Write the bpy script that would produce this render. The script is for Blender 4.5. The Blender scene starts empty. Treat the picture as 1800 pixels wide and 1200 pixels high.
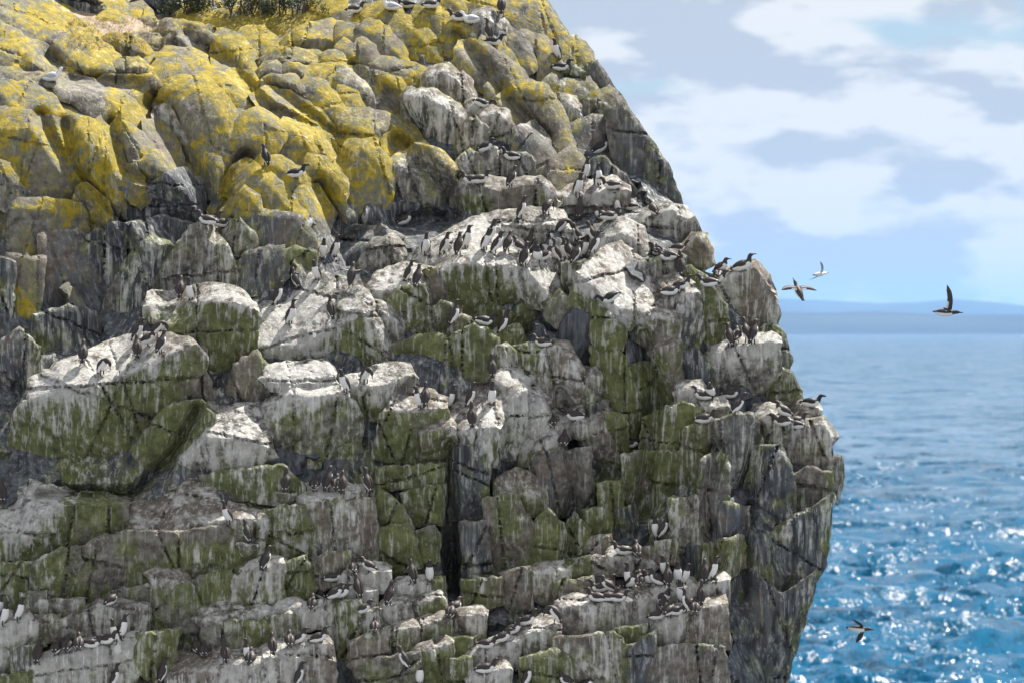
import bpy, math, random
import numpy as np
from mathutils import Vector, Matrix
from mathutils.geometry import delaunay_2d_cdt
from mathutils.bvhtree import BVHTree

S = bpy.context.scene
R = math.radians
random.seed(7)

# ---------------------------------------------------------------- camera
CAM = Vector((0.0, -100.0, 30.0))
cd = bpy.data.cameras.new('camera'); cam = bpy.data.objects.new('camera', cd)
S.collection.objects.link(cam); S.camera = cam
cam.location = CAM; cam.rotation_euler = (R(90), 0, 0)
cd.lens = 200; cd.sensor_width = 36; cd.shift_y = -17 / 1800
cd.clip_start = 1; cd.clip_end = 400000
cd.dof.use_dof = True; cd.dof.focus_distance = 103.5; cd.dof.aperture_fstop = 2.8

# ---------------------------------------------------------------- sky, sun, exposure
SUN_AZ, SUN_EL = R(45), R(56)          # azimuth to the right of the view direction
W = bpy.data.worlds.new('World'); S.world = W; W.use_nodes = True
nt = W.node_tree; nt.nodes.clear()
def N(t, typ, **kw):
    n = t.nodes.new(typ)
    for k, v in kw.items(): setattr(n, k, v)
    return n
def mathn(t, op, a, b=None, c=None, clamp=False):
    n = N(t, 'ShaderNodeMath', operation=op, use_clamp=clamp)
    for i, v in enumerate((a, b, c)):
        if v is None: continue
        if isinstance(v, (int, float)): n.inputs[i].default_value = v
        else: t.links.new(v, n.inputs[i])
    return n.outputs[0]
def ramp(t, fac, stops, interp='LINEAR'):
    n = N(t, 'ShaderNodeValToRGB'); cr = n.color_ramp; cr.interpolation = interp
    while len(cr.elements) < len(stops): cr.elements.new(0.5)
    for e, (p, c) in zip(cr.elements, stops):
        e.position = p; e.color = c if len(c) == 4 else (*c, 1)
    t.links.new(fac, n.inputs[0]); return n.outputs[0]
def mixc(t, fac, a, b, blend='MIX'):
    n = N(t, 'ShaderNodeMix', data_type='RGBA', blend_type=blend)
    if isinstance(fac, (int, float)): n.inputs[0].default_value = fac
    else: t.links.new(fac, n.inputs[0])
    for i, v in ((6, a), (7, b)):
        if isinstance(v, tuple): n.inputs[i].default_value = v if len(v) == 4 else (*v, 1)
        else: t.links.new(v, n.inputs[i])
    return n.outputs[2]
def noise(t, vec, scale, detail=4, rough=0.55):
    n = N(t, 'ShaderNodeTexNoise'); n.inputs['Scale'].default_value = scale
    n.inputs['Detail'].default_value = detail; n.inputs['Roughness'].default_value = rough
    if vec is not None: t.links.new(vec, n.inputs['Vector'])
    return n.outputs['Fac']
def combine(t, x, y, z):
    n = N(t, 'ShaderNodeCombineXYZ')
    for i, v in enumerate((x, y, z)):
        if isinstance(v, (int, float)): n.inputs[i].default_value = v
        else: t.links.new(v, n.inputs[i])
    return n.outputs[0]

sky = N(nt, 'ShaderNodeTexSky', sky_type='NISHITA'); sky.sun_disc = False
sky.sun_elevation = SUN_EL; sky.sun_rotation = SUN_AZ
sky.air_density = 1.0; sky.dust_density = 0.25; sky.ozone_density = 3.0
tc = N(nt, 'ShaderNodeTexCoord'); sp = N(nt, 'ShaderNodeSeparateXYZ')
nt.links.new(tc.outputs['Generated'], sp.inputs[0])
az = mathn(nt, 'ARCTAN2', sp.outputs[0], sp.outputs[1])
el = mathn(nt, 'ARCSINE', sp.outputs[2])
cv = combine(nt, mathn(nt, 'MULTIPLY', az, 26.0), mathn(nt, 'MULTIPLY', el, 85.0), 3.7)
n1 = noise(nt, cv, 1.0, 7, 0.52)
cloud = ramp(nt, n1, [(0.31, (0, 0, 0)), (0.44, (1, 1, 1))], 'EASE')
cv2 = combine(nt, mathn(nt, 'MULTIPLY', az, 38.0), mathn(nt, 'MULTIPLY', el, 100.0), 4.3)
n2 = noise(nt, cv2, 1.0, 5, 0.5)
cloudcol = mixc(nt, ramp(nt, n2, [(0.46, (0, 0, 0)), (0.54, (1, 1, 1))]), (2.9, 3.1, 3.45), (4.7, 4.65, 4.6))
blue = mixc(nt, 1.0, sky.outputs[0], (0.42, 0.46, 0.54), 'MULTIPLY')
skycol = mixc(nt, mathn(nt, 'MULTIPLY', cloud, 0.9), blue, cloudcol)
bg = N(nt, 'ShaderNodeBackground'); bg.inputs[1].default_value = 0.105
wo = N(nt, 'ShaderNodeOutputWorld')
nt.links.new(skycol, bg.inputs[0]); nt.links.new(bg.outputs[0], wo.inputs[0])

sd = bpy.data.lights.new('sun', 'SUN'); sun = bpy.data.objects.new('sun', sd); S.collection.objects.link(sun)
sd.energy = 5.0; sd.angle = R(0.53); sd.color = (1.0, 0.95, 0.88)
sdir = Vector((math.sin(SUN_AZ) * math.cos(SUN_EL), math.cos(SUN_AZ) * math.cos(SUN_EL), math.sin(SUN_EL)))
sun.rotation_euler = sdir.to_track_quat('Z', 'Y').to_euler(); sun.location = (20, -20, 60)

S.view_settings.view_transform = 'Standard'; S.view_settings.look = 'None'
S.view_settings.exposure = 0.92; S.view_settings.gamma = 1; S.view_settings.use_curve_mapping = False
S.render.engine = 'CYCLES'
S.cycles.use_denoising = True
S.cycles.max_bounces = 5; S.cycles.diffuse_bounces = 3; S.cycles.glossy_bounces = 2
S.cycles.volume_bounces = 1; S.cycles.sample_clamp_indirect = 6
S.cycles.caustics_reflective = False; S.cycles.caustics_refractive = False

# ---------------------------------------------------------------- helpers
def unproj(px, py, depth):
    """photo-plane metres -> world; depth is metres behind the y=0 plane"""
    s = (100.0 + depth) / 100.0
    return ((px - 900) * 0.01 * s, depth, 30.0 + (583 - py) * 0.01 * s)

_perm = np.random.RandomState(11).permutation(4096)
def _h(ix, iy, iz):
    return _perm[(_perm[(_perm[ix & 4095] + iy) & 4095] + iz) & 4095] / 4095.0
def vnoise(p):
    """value noise of (n,3) points, 0..1"""
    i = np.floor(p).astype(np.int64); f = p - i; f = f * f * (3 - 2 * f)
    out = np.zeros(len(p))
    for dx in (0, 1):
        wx = f[:, 0] if dx else 1 - f[:, 0]
        for dy in (0, 1):
            wy = f[:, 1] if dy else 1 - f[:, 1]
            for dz in (0, 1):
                wz = f[:, 2] if dz else 1 - f[:, 2]
                out += wx * wy * wz * _h(i[:, 0] + dx, i[:, 1] + dy, i[:, 2] + dz)
    return out
def fbm(p, octaves=4, gain=0.5):
    a, s, t = 1.0, np.zeros(len(p)), 0.0
    for k in range(octaves):
        s += a * (vnoise(p * (2.03 ** k) + 17.3 * k) - 0.5); t += a; a *= gain
    return s / t * 2

def link(name, me, mat=None, parent=None):
    o = bpy.data.objects.new(name, me); S.collection.objects.link(o)
    if mat is not None and me is not None and not me.materials: me.materials.append(mat)
    if parent is not None: o.parent = parent
    return o
def newmat(name):
    m = bpy.data.materials.new(name); m.use_nodes = True
    return m, m.node_tree, m.node_tree.nodes['Principled BSDF']

# ---------------------------------------------------------------- rock material
def rock_material():
    m, t, b = newmat('rock'); L = t.links
    geo = N(t, 'ShaderNodeNewGeometry'); pos = geo.outputs['Position']
    a1 = N(t, 'ShaderNodeAttribute', attribute_name='m1'); s1 = N(t, 'ShaderNodeSeparateColor'); L.new(a1.outputs['Color'], s1.inputs[0])
    a2 = N(t, 'ShaderNodeAttribute', attribute_name='m2'); s2 = N(t, 'ShaderNodeSeparateColor'); L.new(a2.outputs['Color'], s2.inputs[0])
    guano, green, lichen = s1.outputs; dark, top, rnd = s2.outputs
    mp = N(t, 'ShaderNodeMapping'); mp.inputs['Scale'].default_value = (1, 1, 0.08); L.new(pos, mp.inputs[0])
    fine = noise(t, pos, 6.5, 7, 0.66); mid = noise(t, pos, 2.2, 5, 0.6); grit = noise(t, pos, 40, 3, 0.6)
    streak = noise(t, mp.outputs[0], 8, 5, 0.62); streak2 = noise(t, mp.outputs[0], 17, 3, 0.55)
    # bare stone
    base = ramp(t, mid, [(0.28, (0.105, 0.1, 0.088)), (0.5, (0.205, 0.195, 0.17)), (0.72, (0.33, 0.31, 0.27))])
    base = mixc(t, 1.0, base, ramp(t, fine, [(0.36, (.3, .3, .3)), (0.5, (.9, .9, .9)), (0.64, (1.5, 1.5, 1.5))]), 'MULTIPLY')
    warm = mixc(t, mathn(t, 'MULTIPLY', rnd, 0.45), base, (0.2, 0.15, 0.11))
    # dark stone with blue-grey streaks; also the painted crevice shade of the backing sheet
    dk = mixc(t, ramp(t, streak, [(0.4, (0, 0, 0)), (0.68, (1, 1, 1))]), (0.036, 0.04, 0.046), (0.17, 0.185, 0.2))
    def mask(w, n, lo=0.42, soft=0.18):
        v = mathn(t, 'ADD', mathn(t, 'MULTIPLY', w, 1.05), mathn(t, 'SUBTRACT', n, 1.0))
        mr = N(t, 'ShaderNodeMapRange', interpolation_type='SMOOTHSTEP')
        L.new(v, mr.inputs[0]); mr.inputs[1].default_value = -soft + lo - 0.42; mr.inputs[2].default_value = soft + lo - 0.42
        return mr.outputs[0]
    mixn = lambda a, b_, f: mathn(t, 'ADD', mathn(t, 'MULTIPLY', a, f), mathn(t, 'MULTIPLY', b_, 1 - f))
    # spread noises to 0..1
    spread = lambda n: ramp(t, n, [(0.27, (0, 0, 0)), (0.73, (1, 1, 1))])
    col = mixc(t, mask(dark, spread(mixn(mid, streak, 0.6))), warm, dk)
    gcol = mixc(t, spread(mid), (0.075, 0.088, 0.032), (0.165, 0.185, 0.055))
    gcol = mixc(t, 1.0, gcol, ramp(t, fine, [(0.34, (.55, .55, .55)), (0.5, (.95, .95, .95)), (0.66, (1.3, 1.28, 1.3))]), 'MULTIPLY')
    col = mixc(t, mathn(t, 'MULTIPLY', mask(green, spread(mixn(mid, streak, 0.55))), 0.88), col, gcol)
    lcol = mixc(t, ramp(t, mixn(fine, mid, 0.6), [(.38, (0, 0, 0)), (.58, (1, 1, 1))]), (0.12, 0.115, 0.04), (0.39, 0.29, 0.014))
    lbase = mixc(t, spread(fine), (0.17, 0.165, 0.09), (0.25, 0.235, 0.13))
    col = mixc(t, mathn(t, 'MULTIPLY', mask(mathn(t, 'MULTIPLY', lichen, 1.5), spread(mid)), 0.75), col, lbase)
    col = mixc(t, mathn(t, 'MULTIPLY', mask(lichen, spread(mixn(mid, fine, 0.45)), soft=.10), 0.95), col, lcol)
    ndir = mixn(streak, fine, 0.72)
    gn = mixc(t, top, ndir, mixn(fine, mid, 0.6))
    wcol = mixc(t, ramp(t, mixn(fine, streak, .5), [(.36, (0, 0, 0)), (.62, (1, 1, 1))]), (0.25, 0.242, 0.22), (0.6, 0.585, 0.55))
    col = mixc(t, mathn(t, 'MULTIPLY', mask(guano, spread(gn)), 0.9), col, wcol)
    # thin droppings
    thin = mathn(t, 'MULTIPLY', ramp(t, streak2, [(0.57, (0, 0, 0)), (0.62, (1, 1, 1))]), mathn(t, 'MULTIPLY', guano, 1.0))
    col = mixc(t, thin, col, (0.7, 0.7, 0.68))
    speck = mathn(t, 'MULTIPLY', ramp(t, grit, [(0.68, (0, 0, 0)), (0.73, (1, 1, 1))]), 0.25)
    col = mixc(t, speck, col, (0.4, 0.39, 0.36))
    vm = N(t, 'ShaderNodeVectorMath', operation='ADD'); wn = N(t, 'ShaderNodeTexNoise'); wn.inputs['Scale'].default_value = 2.5; L.new(pos, wn.inputs['Vector'])
    ws = N(t, 'ShaderNodeVectorMath', operation='SCALE'); L.new(wn.outputs['Color'], ws.inputs[0]); ws.inputs['Scale'].default_value = 0.35; L.new(pos, vm.inputs[0]); L.new(ws.outputs[0], vm.inputs[1])
    def crack(scale, wid):
        v = N(t, 'ShaderNodeTexVoronoi', feature='DISTANCE_TO_EDGE'); v.inputs['Scale'].default_value = scale; L.new(vm.outputs[0], v.inputs['Vector'])
        mr = N(t, 'ShaderNodeMapRange'); L.new(v.outputs['Distance'], mr.inputs[0]); mr.inputs[2].default_value = wid; return mr.outputs[0]
    ck = crack(0.55, .008)
    L.new(col, b.inputs['Base Color'])
    b.inputs['Roughness'].default_value = 0.82; b.inputs['Specular IOR Level'].default_value = 0.3
    bm = N(t, 'ShaderNodeBump'); bm.inputs['Strength'].default_value = 0.7; bm.inputs['Distance'].default_value = 0.06
    L.new(mathn(t, 'ADD', mixn(fine, grit, 0.75), mathn(t, 'MULTIPLY', ck, .15)), bm.inputs['Height']); L.new(bm.outputs[0], b.inputs['Normal'])
    return m
ROCK = rock_material()

# ---------------------------------------------------------------- depth of the cliff face
DP = np.array([(0,1200,0),(600,1200,0),(1200,1200,.3),(1390,1200,1.8),(0,900,1.2),(600,900,1.5),(800,900,2.1),(1130,900,2.6),(1300,900,1.7),(1460,850,3.4),
 (0,650,2.8),(300,650,2.6),(600,680,2.6),(800,700,2.5),(960,700,3.2),(1130,700,3.9),(1250,700,3.4),(1400,700,4.4),
 (100,450,4.6),(300,450,4.5),(500,500,4.0),(700,520,3.9),(900,560,3.9),(1100,520,3.6),(1250,500,4.8),(1340,520,5.8),
 (100,300,5.2),(300,300,5.5),(500,330,5.5),(700,380,6.1),(900,400,5.6),(1000,350,6.7),(1180,330,8.0),
 (150,150,7.2),(400,150,7.8),(700,200,7.9),(900,200,8.4),(1080,200,9.4),(200,50,10.6),(450,40,10.8),(700,60,9.8),(900,60,9.8),(1000,60,10.8),
 (0,0,9.5),(600,-60,12),(300,-80,14),(1000,-60,12.5),(0,-80,12),(-80,600,3),(-80,1200,0),(600,1300,-.6),(1300,1300,.2)], float)
def _tps(r2): return 0.5 * r2 * np.log(np.maximum(r2, 1e-9))
_c = DP[:, :2] / 1000; _n = len(_c)
_A = np.zeros((_n + 3, _n + 3)); _A[:_n, :_n] = _tps(((_c[:, None] - _c[None]) ** 2).sum(-1)) + np.eye(_n) * 2e-3
_A[:_n, _n] = 1; _A[:_n, _n + 1:] = _c; _A[_n, :_n] = 1; _A[_n + 1:, :_n] = _c.T
_w = np.linalg.solve(_A, np.concatenate([DP[:, 2], np.zeros(3)]))
def D(p):
    q = np.asarray(p, float) / 1000
    return _tps(((q[:, None] - _c[None]) ** 2).sum(-1)) @ _w[:_n] + _w[_n] + q @ _w[_n + 1:]

# ---------------------------------------------------------------- rock blocks
CLS = {  # (guano, green, lichen, dark) on top faces, then on front faces
 'Y': ((.14, .14, .60, .05), (.10, .34, .40, .36)), 'O': ((.15, .18, .54, .0), (.14, .4, .4, .3)), 'R': ((.2, .15, .36, .0), (.16, .3, .2, .25)),
 'S': ((.40, .1, .05, .0), (.30, .38, .0, .15)), 'W': ((.54, .12, .0, .0), (.38, .38, .0, .22)),
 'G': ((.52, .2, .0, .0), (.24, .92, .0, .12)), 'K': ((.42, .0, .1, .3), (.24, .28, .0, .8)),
 'T': ((.0, .0, .0, .0), (.0, .0, .0, .0))}
def cls(code):
    k = [CLS[c] for c in code]
    return np.mean([a for a, _ in k], 0), np.mean([b for _, b in k], 0)

def inpoly(pts, poly):
    x, y = pts[:, 0], pts[:, 1]; r = np.zeros(len(pts), bool); n = len(poly); j = n - 1
    for i in range(n):
        xi, yi = poly[i]; xj, yj = poly[j]
        if yi != yj:
            c = ((yi > y) != (yj > y)) & (x < (xj - xi) * (y - yi) / (yj - yi) + xi); r ^= c
        j = i
    return r
def segdist(pts, line):
    """distance to a polyline and signed side of the nearest segment (negative = above in the photo)"""
    best = np.full(len(pts), 1e9); side = np.zeros(len(pts))
    for a, b in zip(line[:-1], line[1:]):
        a = np.asarray(a, float); b = np.asarray(b, float); d = b - a; l2 = max(d @ d, 1e-6)
        t = np.clip(((pts - a) @ d) / l2, 0, 1); q = a + t[:, None] * d; v = pts - q
        r = np.hypot(v[:, 0], v[:, 1]); c = (d[0] * (pts[:, 1] - a[1]) - d[1] * (pts[:, 0] - a[0])) / math.sqrt(l2)
        u = r < best - 1e-7; best = np.where(u, r, best); side = np.where(u, c, side)
    return best, side

SURF_V, SURF_F, RECESS = [], [], []
GULLY = [  # clefts and hollows that run across many blocks: polyline, depth in metres, half width
 ([(275,190),(300,250),(360,330),(385,390)],.75,24), ([(70,205),(125,300),(150,370)],.38,12), ([(115,220),(128,295),(215,400)],.38,12), ([(195,218),(218,300),(285,335)],.32,11),
 ([(432,280),(402,330),(380,410)],.6,17), ([(82,95),(125,140),(245,150)],.42,13), ([(700,250),(790,330),(800,385),(700,392)],.5,18), ([(560,330),(600,425),(655,400)],.5,18),
 ([(330,60),(400,110),(470,190),(600,240)],.3,12), ([(475,150),(560,215),(600,280)],.3,11), ([(620,120),(690,170),(735,245)],.3,11), ([(800,60),(850,110),(905,190),(960,240)],.3,11),
 ([(140,400),(200,470),(180,560)],.55,60), ([(270,370),(330,420),(300,520)],.5,45), ([(1128,590),(1150,690),(1142,800),(1125,900)],.38,17), ([(790,780),(792,900),(795,1050)],.35,12),
 ([(345,720),(300,800),(230,870),(70,870)],.45,11), ([(1262,790),(1240,900),(1262,990)],.35,14), ([(985,690),(1010,830),(1000,980)],.3,12), ([(1330,760),(1310,900),(1300,1050)],.3,14)]
def gully(P):
    g = np.zeros(len(P))
    for ln, dp, w in GULLY:
        d_, _ = segdist(P, ln); g = np.maximum(g, dp * np.exp(-(d_ / w) ** 2))
    return g
def rough_line(line, rs, step=9, amp=1.6):
    out = []
    for a, b in zip(line[:-1], line[1:]):
        a = np.array(a, float); b = np.array(b, float); l = np.hypot(*(b - a)); k = max(1, int(l / step)); nrm = np.array([-(b - a)[1], (b - a)[0]]) / max(l, 1e-6)
        for i in range(k):
            out.append(a + (b - a) * i / k + (nrm * rs.normal(0, amp) if i else 0))
    out.append(np.array(line[-1], float)); return out

def make_block(code, off, ridge, top, bot, idx, parent, kt=None, kb=None, step=3.4):
    rs = np.random.RandomState(1000 + idx)
    tight = '!' in code; code = code.replace('!', ''); soft = code[0] in 'YO'
    kt = kt if kt is not None else (0.95 if soft else 1.25)
    kb = kb if kb is not None else (0.42 if soft else 0.2)
    if off <= -.2: RECESS.append(list(ridge) + list(bot))
    outline = list(ridge) if not top else [ridge[0]] + list(top) + [ridge[-1]]
    if bot: outline = outline + list(bot)
    elif top: outline = outline + list(ridge[1:-1])[::-1]
    oq = np.array(outline, float); nx_ = np.roll(oq, -1, 0); ar = (oq[:, 0] * nx_[:, 1] - nx_[:, 0] * oq[:, 1]).sum()
    ed = nx_ - oq; en = np.c_[ed[:, 1], -ed[:, 0]] / np.maximum(np.hypot(ed[:, 0], ed[:, 1]), 1e-6)[:, None] * (1 if ar > 0 else -1)
    vn = en + np.roll(en, 1, 0); vn /= np.maximum(np.hypot(vn[:, 0], vn[:, 1]), .35)[:, None]
    grown = [tuple(p) for p in oq + vn * (2.0 if tight else 14.0)]
    out = rough_line(grown + [grown[0]], rs)[:-1]; poly = np.array(out)
    lo, hi = poly.min(0), poly.max(0)
    gx, gy = np.meshgrid(np.arange(lo[0], hi[0], step), np.arange(lo[1], hi[1], step))
    g = np.stack([gx.ravel(), gy.ravel()], 1) + rs.uniform(-1.5, 1.5, (gx.size, 2))
    g = g[inpoly(g, poly)]
    if len(g):
        e, _ = segdist(g, np.vstack([poly, poly[:1]])); g = g[e > 2.0]
    n0 = len(poly); allp = np.vstack([poly, g]) if len(g) else poly
    edges = [(i, (i + 1) % n0) for i in range(n0)]
    v, _, f, *_r = delaunay_2d_cdt([Vector(p) for p in allp], edges, [], 0, 1e-4)
    P = np.array([(q.x, q.y) for q in v]); F = np.array([t for t in f if len(t) == 3])
    F = F[inpoly(P[F].mean(1), poly)]
    if len(F) == 0: return None
    a = P[F]; cr = (a[:, 1, 0] - a[:, 0, 0]) * (a[:, 2, 1] - a[:, 0, 1]) - (a[:, 1, 1] - a[:, 0, 1]) * (a[:, 2, 0] - a[:, 0, 0])
    F[cr < 0] = F[cr < 0][:, ::-1]
    ro, sd_ = segdist(P, ridge)
    up = (sd_ < 0) & bool(top); dist = ro
    slope = np.where(up, kt * dist, kb * dist) * 0.01
    if not top: slope = kb * dist * 0.01
    # round the ridge a little
    slope += np.where(dist < 2.5, (2.5 - dist) ** 2 * 0.0012, 0)
    q = np.array(outline, float); rq, sq = segdist(q, ridge)
    sl_o = np.where((sq < 0) & bool(top), kt, kb) * rq * 0.01
    d0 = (D(q) - sl_o).mean() - off
    e, _ = segdist(P, np.vstack([poly, poly[:1]]))
    size = math.sqrt(max(1.0, (hi - lo).prod()))
    r = min(7 if soft else 4, size * 0.2); amp = (0.045 if soft else 0.035) * min(1, size / 70)
    edge = amp * np.clip(1 - e / r, 0, 1) ** (1.8 if soft else 1.6)
    # planes broken off the block: a convex stack of flat faces, a few straight joints, small chips
    ctr = (lo + hi) / 2; ext = (hi - lo) / 2; wob = np.stack([fbm(np.c_[P * 0.035, np.full(len(P), idx * 3.1)], 3), fbm(np.c_[P * 0.035 + 50, np.full(len(P), idx * 3.1)], 3)], 1)
    pw = P + wob * 3; fac = np.zeros(len(P)); npl = 4 + int(size > 60) * 2 + int(size > 120) * 3
    for i in range(npl):
        th = rs.uniform(0, 2 * math.pi) if i > 1 else (0.0, math.pi)[i] + rs.normal(0, .35); dv = np.array([math.cos(th), math.sin(th)])
        reach = 1 / max(abs(dv[0]) / ext[0], abs(dv[1]) / ext[1]); c0 = reach * rs.uniform(-.1, .62); g0 = rs.uniform(.12, .42) * (.7 if soft else 1)
        fac = np.maximum(fac, np.minimum(((pw - ctr) @ dv - c0) * g0 * 0.01, (.10 if soft else .15) + .1 * rs.rand()))
    nj = int(size / 75) + (rs.rand() < .4)
    for i in range(nj):
        th = rs.normal(math.pi / 2, .3) if rs.rand() < .65 else rs.normal(.1, .25); dv = np.array([math.cos(th), math.sin(th)]); nv = np.array([-dv[1], dv[0]]); p0 = ctr + rs.uniform(-.6, .6, 2) * ext
        t_ = (pw - p0) @ nv; fac += np.clip(1 - np.abs(t_ + wob[:, 0] * 4) / 2.6, 0, 1) * .10 + (t_ > 0) * rs.normal(0, .045)
    k = max(2, int((hi - lo).prod() / 26 ** 2) + 1); sdp = lo + rs.rand(k, 2) * (hi - lo); ni = ((pw[:, None] - sdp[None]) ** 2).sum(-1).argmin(1)
    fac += rs.normal(0, .004, k)[ni] + ((P - sdp[ni]) * rs.normal(0, .04, (k, 2))[ni]).sum(1) * 0.01
    X = np.c_[P * 0.01, d0 + slope]
    fine = 0.015 * fbm(X * (3.2, 3.2, 3.2) + idx, 5, 0.55) + (0.05 if soft else 0.02) * fbm(X * 0.9 + idx, 2)
    dep = d0 + slope + edge + fac + fine - .06
    if soft: dp = D(P) - off * .6; dep = dp + .5 * (dep - dp)
    dep = dep + gully(P)
    V = np.array([unproj(x, y, z) for (x, y), z in zip(P, dep)])
    # skirt that runs back into the cliff
    cnt = {}
    for t in F:
        for i in range(3): cnt.setdefault(tuple(sorted((t[i], t[(i + 1) % 3]))), []).append((t[i], t[(i + 1) % 3]))
    bd = [x[0] for x in cnt.values() if len(x) == 1]; ids = sorted({i for x in bd for i in x}); mp_ = {i: len(P) + k for k, i in enumerate(ids)}
    c2 = P.mean(0); back = []
    for i in ids:
        pb = c2 + (P[i] - c2) * 0.9; back.append(unproj(pb[0], pb[1], dep[i] + 1.0 + 0.5 * min(1, size / 150)))
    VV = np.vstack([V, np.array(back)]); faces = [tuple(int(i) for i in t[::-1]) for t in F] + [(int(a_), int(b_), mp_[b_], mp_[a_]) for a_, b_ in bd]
    me = bpy.data.meshes.new('rock_block'); me.from_pydata([tuple(p) for p in VV], [], faces); me.update()
    ct, cf = cls(code)
    upw = up[:, None] * 1.0; upw = np.where((dist < 4)[:, None] & bool(top), np.maximum(upw, 0.7), upw)
    base = ct[None] * upw + cf[None] * (1 - upw)
    low = fbm(np.c_[P * 0.012, np.full(len(P), 5.0)], 3)
    hi_ = np.clip((520 - P[:, 1]) / 250, 0, 1) * np.clip((1100 - P[:, 0]) / 300, 0, 1); eb = (.75 * np.exp(-e / 9.0))[:, None]
    base = base * (1 - eb) + eb * np.c_[.30 - .12 * hi_, .5 - .25 * hi_,   .46 * hi_, .42 + 0 * hi_]
    if top: # droppings run down from the lip
        base[:, 0] += (1 - upw[:, 0]) * ct[0] * 0.55 * np.exp(-dist / 28.0)
    base = base * (1 + 0.8 * low[:, None])
    if top: base[:, 0] += ct[0] * .15 * np.exp(-(dist / 6.0) ** 2)
    base = np.clip(base, 0, 1.1)
    nb = len(VV); m1 = np.zeros((nb, 4)); m2 = np.zeros((nb, 4)); m1[:, 3] = m2[:, 3] = 1
    m1[:len(P), :3] = base[:, :3]; m2[:len(P), 0] = base[:, 3]; m2[:len(P), 1] = upw[:, 0]; m2[:, 2] = rs.rand()
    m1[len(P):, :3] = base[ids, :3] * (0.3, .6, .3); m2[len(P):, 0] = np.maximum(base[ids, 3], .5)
    for nm, arr in (('m1', m1), ('m2', m2)):
        at = me.attributes.new(nm, 'FLOAT_COLOR', 'POINT'); at.data.foreach_set('color', arr.astype(np.float32).ravel())
    me.polygons.foreach_set('use_smooth', [True] * len(me.polygons)); me.set_sharp_from_angle(angle=R(24))
    o = link('rock_block', me, SOIL if code == 'T' else ROCK, parent)
    b0 = sum(len(x) for x in SURF_V); SURF_V.append(VV); SURF_F.extend([tuple(i + b0 for i in t) for t in faces])
    return o

m_, t_, b_ = newmat('dry_soil')
g_ = N(t_, 'ShaderNodeNewGeometry'); nn = noise(t_, g_.outputs['Position'], 5, 6, 0.7)
t_.links.new(ramp(t_, nn, [(0.3, (0.2, 0.15, 0.1)), (0.5, (0.36, 0.28, 0.2)), (0.7, (0.47, 0.38, 0.28))]), b_.inputs['Base Color']); b_.inputs['Roughness'].default_value = 0.95
SOIL = m_
cliff = bpy.data.objects.new('cliff', None); S.collection.objects.link(cliff); cliff['kind'] = 'structure'
REG = {'A': (0, 0, 3), 'B': (600, 0, 3), 'C': (0, 400, 3), 'D': (600, 400, 3), 'E': (0, 800, 3), 'F': (600, 800, 3), 'G': (1000, 300, 3), 'H': (1000, 700, 2.4), 'Z': (1000, 960, 6), 'P': (0, 0, 1)}
def rp(reg, pts):
    x, y, s = REG[reg]; return [(x + a / s, y + b / s) for a, b in pts]
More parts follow.
